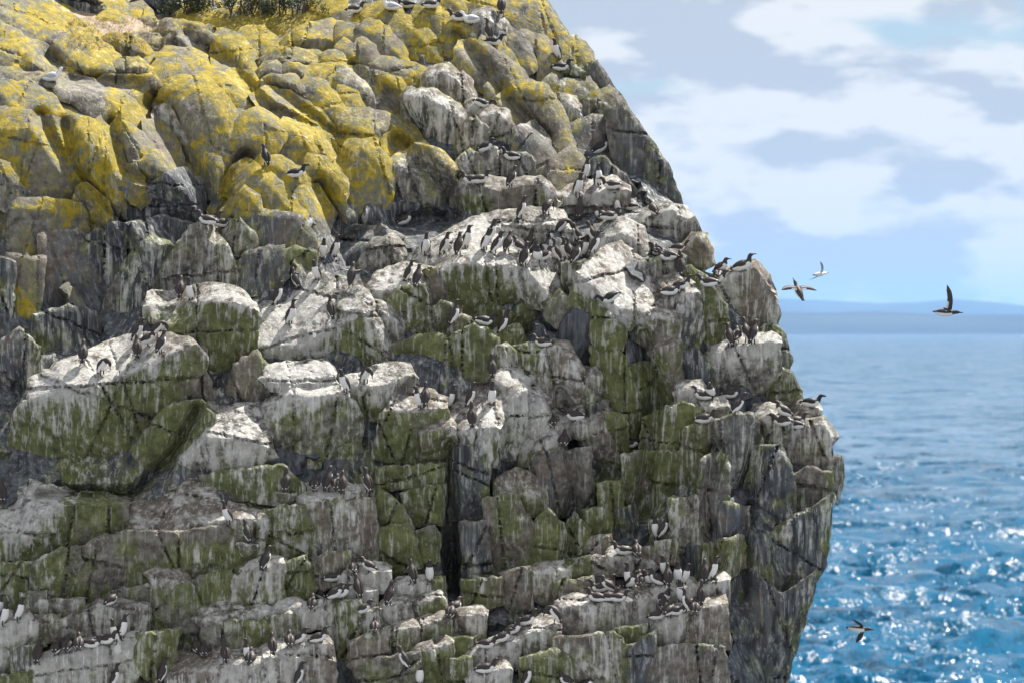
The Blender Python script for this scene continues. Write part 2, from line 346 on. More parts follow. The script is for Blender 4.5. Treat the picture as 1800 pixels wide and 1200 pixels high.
BLOCKS = """
A Y 0|0,60 120,140 240,150 350,195|0,-40 170,-40 290,80|300,260 235,310 110,200 0,140
A K -.1|260,40 330,-20 480,-20 535,60||480,85 300,90
A Y .1|530,60 600,50 690,100|560,35 640,40|640,110 540,80
A Y .1|680,110 740,90 790,110|690,50 740,40 775,80|780,145 700,140
A K -.1|720,20 760,-20 900,-20 960,70||880,95 790,105 730,50
A Y .2|535,110 590,95 640,115|560,92 610,90|620,138 550,135
A Y .1|950,100 1030,90 1120,110 1140,145|980,60 1070,60 1110,85|1060,150 1000,120
A Y 0|1000,160 1200,160 1380,150 1560,140 1600,110|1120,90 1240,75 1440,70 1590,95|1580,190 1450,200 1250,190 1080,180
A R .1|810,175 900,160 1100,185 1300,195|880,135 1050,160|1260,215 1050,205 900,190
A Y .1|1255,215 1330,200 1400,215 1440,290|1290,180 1380,168 1430,215 1470,265|1380,295 1300,270
A RY 0|1490,260 1600,205 1720,205 1800,240|1560,200 1640,150 1720,140 1800,150|1800,300 1600,300 1500,275
A O 0|1600,110 1700,80 1800,60|1640,40 1720,0 1800,-20|1800,140 1680,140
A R .1|880,215 950,200 1060,205 1135,230|960,185 1060,190|1140,390 1060,330 990,270 930,265
A Y .15|1140,235 1180,210 1240,225 1290,290 1335,385|1160,200 1250,215 1310,280|1250,390 1150,385
A Y .1|945,290 990,270 1060,300|1000,262 1040,270|1050,340 980,330
A T -.05|330,150 430,190 600,225 760,245 880,265|330,95 500,100 700,120 860,150|
A Y .05|250,100 330,150 430,185 540,225|290,80 380,120 480,170|520,240 400,230 330,190
A OY .05|340,205 420,195 520,270 600,310 665,360|400,183 480,215 570,280|640,365 590,370 560,430 480,440 390,420 300,340 245,310
A Y .2|450,330 520,310 595,365|490,303 550,315|570,425 500,400
A RY .05|530,240 620,220 700,260 790,300|580,212 660,212 740,250|760,335 680,350 600,290
A R .05|690,215 780,225 860,250|740,200 820,212|840,270 760,260
A R .05|580,370 660,365 740,345 795,400|640,345 720,335|800,440 700,440 570,430
A Y .15|800,400 870,360 950,360 1000,410|840,352 930,345|960,440 880,470 820,440
A Y .1|850,300 920,300 1010,350 1110,405|880,280 960,290 1060,350|1090,420 1000,400 900,350
A Y 0|0,170 60,215 130,270|0,130 80,190|110,300 50,250 0,220
A Y 0|0,250 60,245 125,290|20,230 90,250|105,415 40,400 0,330
A RY 0|115,350 170,330 240,375|150,318 210,335|245,415 110,410
A R .1|0,450 130,450 270,470 420,470 550,500|0,405 200,415 380,430 480,450|540,520 300,500 150,480 0,480
A OS .1|310,470 400,455 490,500 555,545 600,620|360,440 470,455 540,500|580,655 510,650 500,610 420,530 340,500
A R .1|530,440 620,450 715,460 800,440 825,470|560,428 700,432 800,432|825,570 740,580 640,520 560,480
A Y .1|555,510 620,570 680,660 700,690|600,505 690,560 760,640 775,700|690,700 620,650 600,600 560,550
A Y .1|715,470 740,540 790,620|740,480 790,560 830,640|760,620 725,540
A Y .1|0,490 60,560 150,600 300,660|40,465 170,470 270,540 340,640|290,660 200,640 80,600 0,590
A Y .15|0,680 120,680 200,690 300,760 370,860|0,590 100,600 220,660 340,700 375,790|430,960 430,1060 330,1090 140,1075 60,950 0,870
A Y .2|215,670 290,665 350,740|250,645 330,655|375,860 330,850 260,760
A Y .15|370,660 430,690 500,760 580,830 640,930|390,635 470,660 540,730 610,790|645,1000 630,1130 560,1130 440,1000 375,870 350,720
A Y .15|475,660 530,700 600,800|520,645 580,720 615,800|600,850 520,760
A Y .1|590,690 650,680 720,800 740,960|620,655 690,700 790,760 830,850|790,1005 740,980 700,900 640,800
A Y .1|775,650 840,660 900,760 970,905||920,960 830,1000 830,880 800,740
A W -.05|840,575 900,690 990,830 1090,970|870,580 930,700 1030,850|1080,1010 1000,980 900,800 840,690
A O .2|840,560 900,480 1000,450 1100,500 1180,640 1240,800 1270,840|870,500 960,430 1060,430 1150,500 1250,650 1290,830|1250,870 1150,960 1100,985 1000,860 930,720 850,600
A Y .1|880,450 1000,430 1150,450 1300,530 1420,640|980,410 1120,410 1270,460 1400,580|1380,650 1260,600 1140,500 1000,460
A O .1|1190,420 1260,410 1340,450 1385,490|1220,395 1320,410|1360,490 1250,450
A Y .15|1350,510 1450,520 1560,580 1650,640 1730,740 1790,830|1400,490 1540,530 1660,600 1760,720 1800,800|1760,830 1650,740 1560,660 1480,670 1400,580
A R .1|1390,450 1500,430 1560,450 1600,500|1440,425 1540,425|1610,580 1500,560 1400,490
A Y .1|1590,460 1650,440 1720,510 1790,590|1620,432 1690,450 1770,560|1770,630 1700,640 1620,590
A R .1|1380,390 1440,365 1500,400|1410,360 1450,356|1490,430 1390,430
A RY .1|1480,380 1560,365 1640,430|1520,358 1610,380|1620,450 1520,440
A O .1|1620,380 1740,390 1800,400|1660,365 1800,362|1800,540 1720,530 1640,440
A R .05|1385,330 1520,325 1700,335|1470,285 1640,300 1700,320|1700,360 1520,360 1400,360
A RY .05|1700,320 1800,315|1740,302 1790,300|1800,362 1700,362
A Y .15|1240,740 1290,650 1360,610 1450,680 1480,720|1300,620 1360,600 1440,650|1440,800 1400,780 1330,870 1270,830
A Y .1|1460,690 1540,670 1610,740 1650,800|1500,655 1590,690|1600,860 1520,850 1450,760
A Y .1|1560,650 1640,690 1720,800 1760,850|1600,635 1690,700 1760,800|1740,870 1660,820 1600,740
A Y .15|1345,890 1420,860 1500,900 1600,960 1640,1010|1390,845 1470,855 1580,930|1600,1030 1540,1050 1450,970 1390,960
A Y .15|1200,990 1290,880 1330,920 1395,990|1250,900 1300,872 1350,900|1370,1060 1310,1020 1260,1070 1200,1140 1170,1110
A Y .15|1180,1150 1300,1020 1370,1110 1385,1200|1290,1010 1340,1050|1300,1330 1180,1300
A YO .1|1385,960 1450,1010 1520,1100 1580,1170|1420,945 1500,1020 1590,1140|1560,1260 1450,1260 1400,1120 1360,1060
A Y .1|1590,950 1650,850 1730,920 1800,1000|1640,842 1700,860 1800,960|1810,1150 1720,1090 1680,1000 1620,990
A O .1|1550,1080 1640,1010 1700,1080|1600,1000 1660,1000|1740,1130 1700,1230 1600,1210
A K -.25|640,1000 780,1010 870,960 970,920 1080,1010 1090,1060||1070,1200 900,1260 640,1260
A Y .1|85,1100 200,1110 330,1120 425,1140|95,1070 250,1080 410,1100|430,1250 425,1370 240,1375 60,1330 70,1200
A Y .1|0,890 60,960 85,1060|0,860 50,890|70,1090 0,1080
A Y .05|430,1010 500,1060 560,1130|450,1000 540,1080|570,1230 420,1230 415,1080
A Y .05|640,900 700,890 770,1040||740,1070 650,1000
B Y .1|85,110 150,90 240,70 300,100|110,60 200,45 290,60|270,180 180,170 110,140
B Y .1|110,160 200,180 270,260 340,340|150,135 230,170 310,260|300,350 200,340 140,300 110,220
B Y .1|0,190 60,190 110,230|0,150 80,160|100,270 0,250
B Y .1|0,260 50,280 90,350|20,235 70,270|80,375 0,360
B Y .1|80,260 130,250 165,330|110,232 150,260|160,385 100,370
B O .1|265,180 300,120 370,150 440,220 510,320|300,105 390,120 470,210|470,330 380,290 300,240
B OY .1|390,100 450,70 530,100 600,190 620,270|410,60 510,70 590,140 630,220|600,300 530,260 450,190
B O .1|560,130 620,140 680,190|580,110 660,150|670,235 620,230
B O .1|500,30 560,-10 620,40 640,100|540,-30 620,-10|600,110 530,60
B O 0|640,20 720,10 800,80 870,130|660,-30 760,-10 850,90|840,150 760,110 680,60
B W .05|680,120 740,80 860,160|700,85 760,70 830,120|850,205 760,200 700,200
B O .1|880,80 960,20 1040,20 1100,100 1160,190|930,-20 1040,-20 1075,50 1120,130 1165,180|1160,240 1080,280 1000,200 930,150
B O .1|860,230 920,195 960,260 1000,350|900,185 960,220|960,380 900,330
B O .1|930,230 990,210 1090,280 1130,380|960,190 1050,220 1120,290 1150,380|1130,430 1070,440 990,350
B O 0|1165,280 1225,228 1290,330|1200,235 1230,222 1300,300 1345,370|1300,400 1240,360 1190,310
B KO 0|1290,380 1340,355 1415,470||1370,505 1310,440
B G .1|1130,375 1200,362 1255,400||1260,440 1150,445
B O .15|610,330 650,250 720,270 800,320 900,380 960,440|640,238 720,245 830,310 940,400|960,450 880,420 800,480 740,500 660,420
B O .05|720,250 800,240 860,290 930,380|750,222 840,240 920,340|900,390 800,310
B O .1|785,470 830,415 880,430||900,460 830,540 790,550
B O .1|180,350 280,345 350,390 440,410|220,333 330,350 420,385|420,500 330,490 200,400
B S .15|450,420 530,380 610,420 680,520|480,385 560,368 650,430|690,560 640,600 540,540 450,500
B WK .15|340,520 430,505 540,560 640,620 655,660|360,495 470,500 600,575|640,700 610,850 570,860 460,800 380,680 350,580
B YS .1|0,410 100,420 200,440 240,500|0,372 110,385 220,415|250,610 120,600 0,530
B Y .1|210,440 260,440 330,530 365,590|230,415 290,440 350,530|350,660 280,640 240,560
B Y .1|0,500 50,530 95,590|0,480 60,510|90,605 0,600
B YS .05|0,660 120,650 220,690 330,720 460,800|0,598 140,605 280,640 380,710|430,810 300,790 200,700 60,690
B Y .1|0,700 70,665 150,700 175,780|40,655 120,660|160,790 60,800 0,760
B Y .15|0,850 100,770 190,850 250,950|60,765 150,760 230,860 270,930|240,1010 180,1200 60,1230 0,1000
B Y .15|245,750 300,720 370,790|280,700 350,740|370,840 290,890 250,830
B SY .2|280,880 380,810 450,810 540,870 580,910|340,820 420,795 520,830|575,990 500,1170 380,1170 270,1060 265,950
B W .1|640,600 700,560 750,590|690,552 720,556|740,640 680,640 640,660
B W .1|640,700 700,640 745,690||740,800 690,850 610,850
B S .15|745,620 820,590 880,650 890,700|790,582 860,610|880,790 800,800 760,700
B O .2|850,520 920,470 1040,470 1100,540 1170,680 1200,760|880,480 970,455 1070,480 1140,590|1190,830 1120,830 1060,740 1000,670 920,680 860,600
B OK .1|930,700 1010,670 1070,760 1110,860||1130,1030 1080,960 1000,850 930,830
B WO .1|1110,550 1180,530 1240,570|1140,525 1220,540|1230,690 1190,700 1150,620
B O .1|1065,460 1110,425 1150,450||1130,530 1080,500
B O .1|1130,480 1180,450 1250,460 1270,500||1260,550 1140,540
B O .1|1240,460 1300,440 1360,510||1330,550 1270,520
B O .1|1350,530 1410,485 1450,530 1520,630||1490,650 1430,600
B WO .1|1245,590 1300,545 1380,580 1440,620||1440,680 1330,650 1250,650
B OK .1|1230,670 1330,640 1450,640||1460,760 1380,870 1300,860 1240,720
B O .15|1130,860 1210,790 1290,880||1280,900 1210,960 1150,1040 1115,1000
B KY .1|1420,600 1480,580 1560,700 1640,810 1700,900 1795,1110||1740,1110 1640,1060 1560,1050 1500,960 1460,850 1440,700
B K 0|1290,880 1380,860 1470,940||1560,1060 1480,1080 1300,960
B SG .25|615,1010 700,975 830,1010 950,980 1070,970 1130,1040|660,965 760,960 880,985 1040,962|1130,1060 1080,1150 900,1160 700,1160 610,1080
B W .1|600,900 680,820 740,870 785,940||780,975 650,970 590,940
B W .1|740,830 800,810 860,850 880,900||870,980 800,960
B WK .1|870,840 960,840 990,870||990,960 910,960
B W .2|1160,1040 1250,1040 1380,1010 1490,1000|1200,1020 1350,965 1440,965|1490,1050 1400,1140 1200,1150 1130,1100
D W .1|340,290 450,200 600,150 800,140 940,160|420,140 560,60 700,-20 900,-40|930,200 620,190 500,250
D W .15|700,20 900,-20 1080,-20 1190,0|760,-40 1000,-75 1150,-60|1190,60 1080,130 900,110 740,90
D G .35|510,240 610,190 830,195 980,200|600,165 800,140 960,180|1000,400 960,470 850,480 700,440 560,400 530,330
D WG .3|820,220 960,200 1080,330 1090,400|900,190 1100,190 1180,230 1220,350|1080,420 1000,390 940,330 860,280
D W .15|1190,210 1270,200 1300,240||1290,330 1230,330 1200,280
D WG .4|1270,255 1330,310 1420,400 1480,430 1560,440 1640,475 1760,480|1390,140 1470,105 1600,220 1720,340|1755,560 1640,620 1560,560 1440,500 1380,470 1300,380 1240,340
D W .2|1330,130 1390,60 1480,30 1560,60 1600,120|1360,10 1480,-20 1570,20|1605,210 1540,200 1450,110 1380,135
D S .15|110,190 180,100 250,80 310,150|190,85 260,65 300,110|300,190 210,240 140,210
D K -.2|0,60 80,20 200,20 300,60||270,100 180,110 100,190 20,200
C WG .2|1345,620 1480,625 1600,620 1740,530 1800,500 1930,440|1340,430 1420,350 1560,280 1700,270 1850,300 1920,370|1930,560 1800,560 1600,730 1400,760 1330,700
D W .15|150,330 260,330 380,290 440,330|210,260 340,220 450,230|420,480 330,560 270,420 190,400
D SY .15|440,250 490,240 530,330||540,400 480,420 430,470 420,330
D S .15|110,440 200,430 300,500|150,420 250,440|310,630 250,600 200,540 130,470
D G .15|0,440 90,430 190,540 245,690|40,380 120,430 215,560|240,720 100,720 0,740
D WG .1|275,400 330,340 420,330||480,560 400,600 320,580 280,480
D WG .15|470,470 530,420 590,440 610,500||600,600 520,590 480,560
D G .1|280,640 420,600 480,590 590,600 700,540 800,600||800,780 700,790 560,830 400,790 300,720
D WG .15|600,540 640,490 720,530 800,600||760,640 650,620
D G -.25|540,400 700,420 880,460 1000,400||1010,560 900,580 800,560 640,500
D WG .1|810,570 860,545 920,540||950,600 880,620 820,600
D YG .1|1090,410 1150,360 1230,450||1220,480 1150,500 1110,470
D W .25|1060,650 1130,625 1200,660 1250,760|1100,615 1180,630|1260,870 1180,940 1080,880 1030,780
D WG .15|900,650 980,640 1070,680||1080,720 1000,790 930,740
D W .1|790,660 860,640 900,680||990,760 900,770 810,740
D G .3|270,960 400,965 520,950|300,900 370,865 480,890 530,910|570,1050 520,1020 280,1020 230,1000
D WK .3|570,1075 700,1060 800,1050|520,950 560,900 680,860 760,810 870,870 860,960|800,1240 700,1240 575,1230
D KW .3|850,960 945,870|870,880 930,860|945,1060 900,1200 830,1200 850,1050
D W .3|810,800 890,850 960,840|850,765 930,770|965,860 900,870
D W .25|945,950 1000,940 1070,960|950,870 1020,870 1075,930|1070,1010 1040,1090 960,1140 945,1060
D G .2|230,1010 400,1030 520,1020 570,1050||570,1230 380,1230 180,1200
D G .35|440,1060 570,1045|460,1030 560,1025|575,1180 445,1200
D WG .25|30,840 130,830 220,830 350,780|0,800 130,790 240,740 340,745|370,800 300,920 230,930 200,1000 60,1000 30,900
D G 0|1230,340 1290,330 1340,400||1340,640 1280,760 1240,600
D G .1|1330,410 1400,480 1470,560||1460,620 1380,620 1340,560
D G .1|1340,640 1420,620 1470,720 1540,940||1600,1200 1500,1200 1420,960 1360,850
D K -.2|1460,640 1540,590 1620,650||1590,740 1510,740
D GK 0|1480,760 1600,740 1700,780 1780,760||1780,880 1700,960 1580,1030 1520,920
D GK .15|1650,640 1760,610|1680,600 1740,595|1780,840 1700,850 1680,740
D S .15|1260,790 1340,775|1280,770 1330,762|1345,900 1290,960 1260,940
D K .1|1270,960 1390,940||1390,1030 1280,1040
D S .2|1040,1040 1160,1030 1270,1020|1100,1000 1250,960|1280,1090 1150,1090 1060,1060
D S .25|960,1140 1060,1130 1140,1110|1010,1100 1090,1070|1150,1220 960,1240
D S .2|1280,1040 1400,980|1300,1020 1390,970|1440,1220 1290,1230
D G .15|1395,990 1480,1010||1490,1210 1440,1210
C Y -.05|55,160 215,175||190,330 150,560 40,650 50,400
C YK -.1|230,60 400,40 510,120||500,300 480,430 360,440 230,470
C K -.1|200,480 360,440 480,470||520,600 480,680 300,720 200,640
C K -.1|0,170 50,200||40,640 0,700
C WK 0|0,640 100,560 180,640||170,800 120,840 0,840
C K 0|480,60 600,10 700,0||760,120 640,330 560,470 500,560 490,300
C WK 0|560,460 680,200 800,60||900,120 850,310 760,430 700,580 560,610
C K -.1|700,0 850,-30 1000,0||960,100 870,300 830,330 760,200
C W .15|800,360 930,150 1020,20 1090,0 1180,130 1240,290||1330,380 1270,400 1050,350 880,390
C S .05|1150,0 1250,-20 1320,60||1330,160 1260,230 1190,180
C YK .05|1250,230 1330,150 1480,120||1490,250 1400,330 1280,330
C YK .1|1270,-20 1400,-60 1560,-40 1640,60||1640,120 1520,170 1440,100 1350,60
C G 0|1490,160 1560,130 1650,150||1650,270 1500,260
C G .4|785,410 900,400 1080,390 1220,395 1320,420|800,370 950,360 1120,328 1230,345|1340,480 1320,620 1260,720 1240,800 1150,920 1100,960 1060,720 1050,560 880,510 790,470
C G .35|160,900 340,850 520,830 660,780 850,690 1000,620|180,820 330,740 560,640 720,590 900,590|1060,690 1050,740 940,900 930,1010 860,1100 760,1110 720,1310 640,1420 500,1430 300,1390 130,1330 80,1150 110,980
C YG .38|890,640 990,620 1060,660||1060,720 1000,745 930,750
C KW .1|930,770 1060,735||1100,900 1080,960 960,940
C G .2|860,1010 930,950 1050,940 1100,1000||1100,1060 1000,1180 880,1230 750,1250 720,1180
C W .2|950,1220 1100,1110 1240,1100 1400,1150|1100,1050 1160,980 1280,960 1420,950|1430,1200 1300,1280 1100,1290
C S 0|1260,740 1350,680 1400,760||1400,950 1280,960 1160,970
C W .3|1400,790 1530,800 1640,800 1740,780|1420,750 1600,740 1710,730|1750,860 1640,880 1540,860 1430,820
C WG .25|1410,960 1530,870 1640,890 1800,870|1500,862 1640,870 1780,862|1880,1000 1870,1200 1700,1300 1560,1250 1480,1150
E SG .3|0,400 130,420 200,330 330,260 380,225|0,130 130,150 270,190 360,215|390,260 320,330 200,560 0,580
E G .3|330,270 440,225 560,230 650,260||640,400 560,450 400,510 200,570 190,520
E G .2|0,590 180,590 230,690||220,740 60,780 0,780
E SG .25|190,590 330,520 400,510||400,640 380,770 240,770 200,680
E GK .2|400,520 540,460 640,420||610,720 520,800 410,840 400,640
E W .2|705,380 770,415 900,410 1020,360 1180,340|720,290 870,130 960,100 1080,100 1130,260|1190,400 1000,420 900,440 760,440
E GS .2|640,430 780,430 1000,430 1190,400||1330,480 1290,620 1000,690 850,710 620,710
E S .3|790,630 900,670 975,660|830,615 930,618|970,700 860,710
E GK .15|620,720 800,715 980,700||1030,820 1040,900 800,950 770,850
E WG .15|1080,120 1300,100 1480,80 1580,180||1590,280 1370,320 1250,260 1120,200
E WG .25|1190,350 1250,330 1390,340|1220,270 1350,320|1360,470 1290,600 1130,570 1160,440
E G .15|1000,690 1150,640 1290,610||1240,640 1180,790 1020,810
E WG .25|1230,640 1350,600 1480,570|1300,600 1440,560|1470,780 1420,820 1300,830 1180,790
E GW .15|1370,330 1480,300 1590,290||1640,480 1610,560 1500,570 1380,560 1350,440
E G .25|1490,580 1600,555||1640,690 1580,760 1500,780
E W .35|1590,220 1700,240 1800,230 1900,200|1600,180 1800,178 1900,175|1900,250 1700,262 1600,268
E W .2|1600,280 1750,270 1960,250||1970,540 1800,540 1650,560 1620,450
E S .25|1650,600 1740,540 1830,530||1850,640 1700,680 1650,650
E S .25|1045,860 1150,880 1285,850|1080,830 1180,795 1270,835|1260,885 1100,905
E G .25|1265,850 1420,820|1300,830 1400,805|1425,860 1280,890
E W .3|1455,815 1585,795|1480,795 1570,785|1590,850 1460,858
E W .35|1570,830 1695,820|1600,808 1680,806|1690,890 1580,895
E S .25|1095,930 1200,905 1285,900||1290,1020 1130,1060 1095,1000
E G .25|1295,900 1415,890||1420,1000 1300,1015
E W .25|1425,870 1555,850||1560,960 1430,990
E W .2|1705,780 1800,755||1815,1040 1720,1000
E W .35|900,1180 1000,1140 1200,1100 1330,1110 1500,1040 1720,990|950,1030 1100,1040 1300,1060 1480,1000 1700,975|1745,1150 1740,1260 1400,1260 900,1260
E G .25|745,960 930,930||900,1040 870,1220 730,1110
E W .35|160,1110 300,1060 500,1010 735,965|190,1095 450,1000 720,955|735,1100 640,1260 160,1260
E S .3|420,860 540,810 660,800 765,800|520,790 640,788|770,940 640,960 420,930
E S .2|160,870 220,865||220,980 165,985
E S .22|222,865 298,860||300,965 225,970
E S .2|290,785 420,775||418,865 295,862
E S .2|190,785 288,780||292,858 195,855
E SK .2|130,745 220,740||222,850 140,850
E S .25|302,885 408,862||410,930 305,945
E W .3|0,900 70,890 155,870|0,880 60,855 140,850|170,1050 70,1160 0,1180
E SK .35|80,1030 168,1020||172,1140 85,1155
E G .2|0,1190 160,1150||150,1260 0,1260
F G! .2|180,60 350,50 550,40||550,150 360,190 180,180
F G! .2|310,200 420,170 550,150||530,370 420,370 350,390 320,300
F G .2|70,210 180,195 300,290 350,380||340,390 180,395 80,390
F G! .25|370,400 490,370 525,420||520,560 410,580 380,480
F G .2|175,400 350,390||400,570 240,610 170,560
F WG .2|0,215 80,205||75,490 0,520
F W .35|290,690 440,675|310,675 430,662|455,770 300,790
F G .3|445,675 525,665||530,750 455,750
F G .35|370,785 520,745|390,770 510,738|535,850 380,895
F W .35|230,800 345,785|250,785 335,775|360,915 235,930
F G .35|385,905 560,860|400,893 540,855|565,985 395,1030
F WG .35|225,935 380,905|240,925 370,897|390,1050 230,1085
F W .3|70,1000 150,965 220,950||225,1090 150,1130 60,1090
F W .3|90,850 175,830||210,930 80,970
F GW .25|0,790 80,780||75,980 30,1050 0,1050
F W .35|0,640 120,630 235,608|20,610 200,598|235,690 120,705 0,720
F W .35|0,740 165,712|20,725 150,705|165,790 0,810
F G .35|400,1040 565,990|420,1028 550,985|570,1240 400,1240
F WG .3|230,1095 395,1060||400,1240 150,1240 60,1110
F W .35|575,850 740,832|590,838 730,822|740,970 600,985
F G .3|595,985 695,975||700,1080 600,1090
F G .3|578,1095 680,1085||685,1240 575,1240
F YW .25|540,895 600,885||600,970 560,985
F W .4|680,1060 800,1010 915,975|700,1030 880,965|915,1100 690,1150
F W .45|690,1160 860,1120|700,1140 850,1105|870,1240 690,1240
F WG .45|915,970 1000,930 1125,890|930,930 1060,870 1120,880|1130,1050 960,1090 920,1040
F G .35|965,1090 1130,1050 1195,1080||1200,1240 960,1240
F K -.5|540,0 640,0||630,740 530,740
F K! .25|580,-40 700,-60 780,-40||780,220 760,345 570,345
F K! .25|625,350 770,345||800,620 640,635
F KG .3|775,250 900,225 960,340||985,520 960,620 830,640 800,450
F OG .35|840,170 900,215 1000,190 1050,220|850,140 920,100 990,130 1040,180|1045,270 960,310 850,240
F G .3|1030,380 1090,310 1140,370||1160,580 1060,640 1020,560
F GK! .25|630,650 850,635||860,780 740,830 630,800
F KS .2|862,640 975,610||985,790 900,810
F S .3|1015,620 1170,600|1040,600 1150,590|1175,700 1120,780 1040,740
F KW .25|1175,0 1295,-20||1300,250 1240,330 1180,280
F KO .25|1020,10 1165,-20||1170,150 1160,300 1060,300 1030,150
F G .3|1180,420 1230,330 1280,400||1280,560 1180,570
F G .35|1185,580 1290,555||1300,640 1200,670
F G .2|1295,310 1370,300||1385,440 1300,450
F S .25|1300,450 1400,440||1410,550 1305,560
F G .15|1375,170 1465,150||1470,530 1400,540
F S .3|1140,700 1190,680 1240,700||1235,780 1150,785
F W .25|1290,560 1410,545||1420,690 1320,700
F W .28|1205,675 1305,660||1310,755 1210,765
F K .1|1470,300 1535,290||1540,440 1475,440
F KG 0|1500,20 1580,0||1640,430 1545,440
F G 0|1570,0 1800,0||1800,300 1660,360 1600,200
F S .1|1650,360 1800,330||1800,480 1660,470
F W .35|1405,540 1520,530 1640,570|1440,512 1600,520|1630,610 1420,600
F W .4|1150,800 1300,780 1455,765|1180,765 1440,748|1460,940 1330,960 1190,970
F W .42|1460,770 1620,755|1480,742 1600,736|1640,900 1470,920
F SW .3|1195,980 1420,955 1510,1040||1500,1240 1300,1240 1190,1150
F SG .3|1475,930 1590,915||1600,1050 1520,1060
F W .4|1510,745 1680,740|1560,700 1660,690|1670,790 1530,770
F S .25|1130,980 1190,975||1200,1240 1130,1100
G W .2|385,280 470,220 560,205 640,275|440,215 520,200 600,220|620,330 560,370 480,390 400,350
G KS .1|590,300 650,278 690,350||640,400 600,400 580,350
G SY .15|610,410 690,355 725,400 740,480|660,360 710,360|700,500 650,470
G W .2|470,530 540,450 590,470||580,560 520,585 460,580
G W .15|400,500 460,480||470,580 410,570
G GS .25|580,550 640,535 735,590||720,630 640,610 590,580
G WS .25|740,625 820,570 980,510 1030,570|800,570 900,530 975,503|1055,640 1080,760 1060,830 1000,840 900,800 820,840 800,720
G WG .15|645,620 740,640 800,720||820,900 760,960 700,1000 680,850
G WK .25|520,670 600,645 655,640|500,590 540,570 640,620|680,850 650,960 600,970 570,800
G W .35|740,990 830,940 1000,905 1085,900|780,950 900,905 1060,885|1090,1050 1000,1140 850,1200 740,1120
G KS 0|1010,860 1060,838 1110,880||1115,920 1040,900
G KS .05|1085,910 1125,900 1145,1000||1130,1060 1090,1040
G WG .1|1045,1130 1090,1060 1140,1080 1195,1170||1205,1240 1050,1240
G K 0|585,990 660,960 730,1060||720,1110 620,1090
G W .3|580,1160 690,1150|600,1135 680,1130|700,1230 590,1230
H W .2|935,90 985,50 1035,40|970,35 1020,30|1030,85 1020,110 950,110
H WS .25|925,140 1010,115 1080,110 1110,160|960,112 1070,102|1080,190 1085,240 1080,320 1010,310 930,350 900,250
H S .1|1082,260 1130,260||1132,330 1125,420 1095,380
H WK .3|640,110 700,85 760,85 790,180||780,300 740,400 690,480 640,400 630,240
H WS .25|790,90 850,65 915,80|800,45 880,40|920,150 880,210 800,200
H K .1|800,220 880,210 925,330||935,540 860,580 760,620 740,480 780,330
H KS .15|930,360 1010,315 1090,330||1100,420 1040,480 940,510
H K .05|740,620 900,560 1060,470 1100,420||1075,570 1060,690 1000,790 850,900 730,780
H K .1|660,820 760,740 900,850 1000,790 1035,740||1000,830 960,960 920,1080 890,1230 760,1240 660,1240
H W .2|545,40 650,30|560,22 640,15|650,90 560,110
H WG .15|510,140 600,120 650,110||600,250 570,420 490,470 480,300
H G .1|330,100 480,40 545,60||500,250 480,440 360,420 330,250
H SK .3|580,275 620,255 650,260||645,440 640,600 600,620 565,600 570,400
H WS .15|445,440 560,430||570,640 540,720 450,640
H GS .2|590,630 720,600||720,700 640,760 590,700
H K .1|650,450 740,470||730,600 650,610
H W .5|370,950 500,900 640,865|420,895 640,845|660,1040 500,1050 370,1060
H WK .4|355,1075 500,1060 640,1070||665,1240 360,1240
H W .4|250,850 370,840|280,800 360,790|375,890 260,880
H W .42|365,800 520,795|380,782 510,778|525,850 380,850
H W .45|570,790 655,765|590,770 645,755|655,840 580,850
H S .3|300,650 385,630||380,700 310,700
H W .35|385,620 440,612||442,680 390,685
H K .25|255,1070 355,1000||360,1240 250,1240
"""
for k_, line in enumerate([l for l in BLOCKS.strip().split('\n') if l.strip()]):
    head, rg, tp, bt = line.split('|'); reg, code, off = head.split()
    P_ = lambda s: rp(reg, [tuple(float(v) for v in q.split(',')) for q in s.split()])
    make_block(code, float(off), P_(rg), P_(tp), P_(bt), k_, cliff, kt=3.0 if code == 'T' else None)

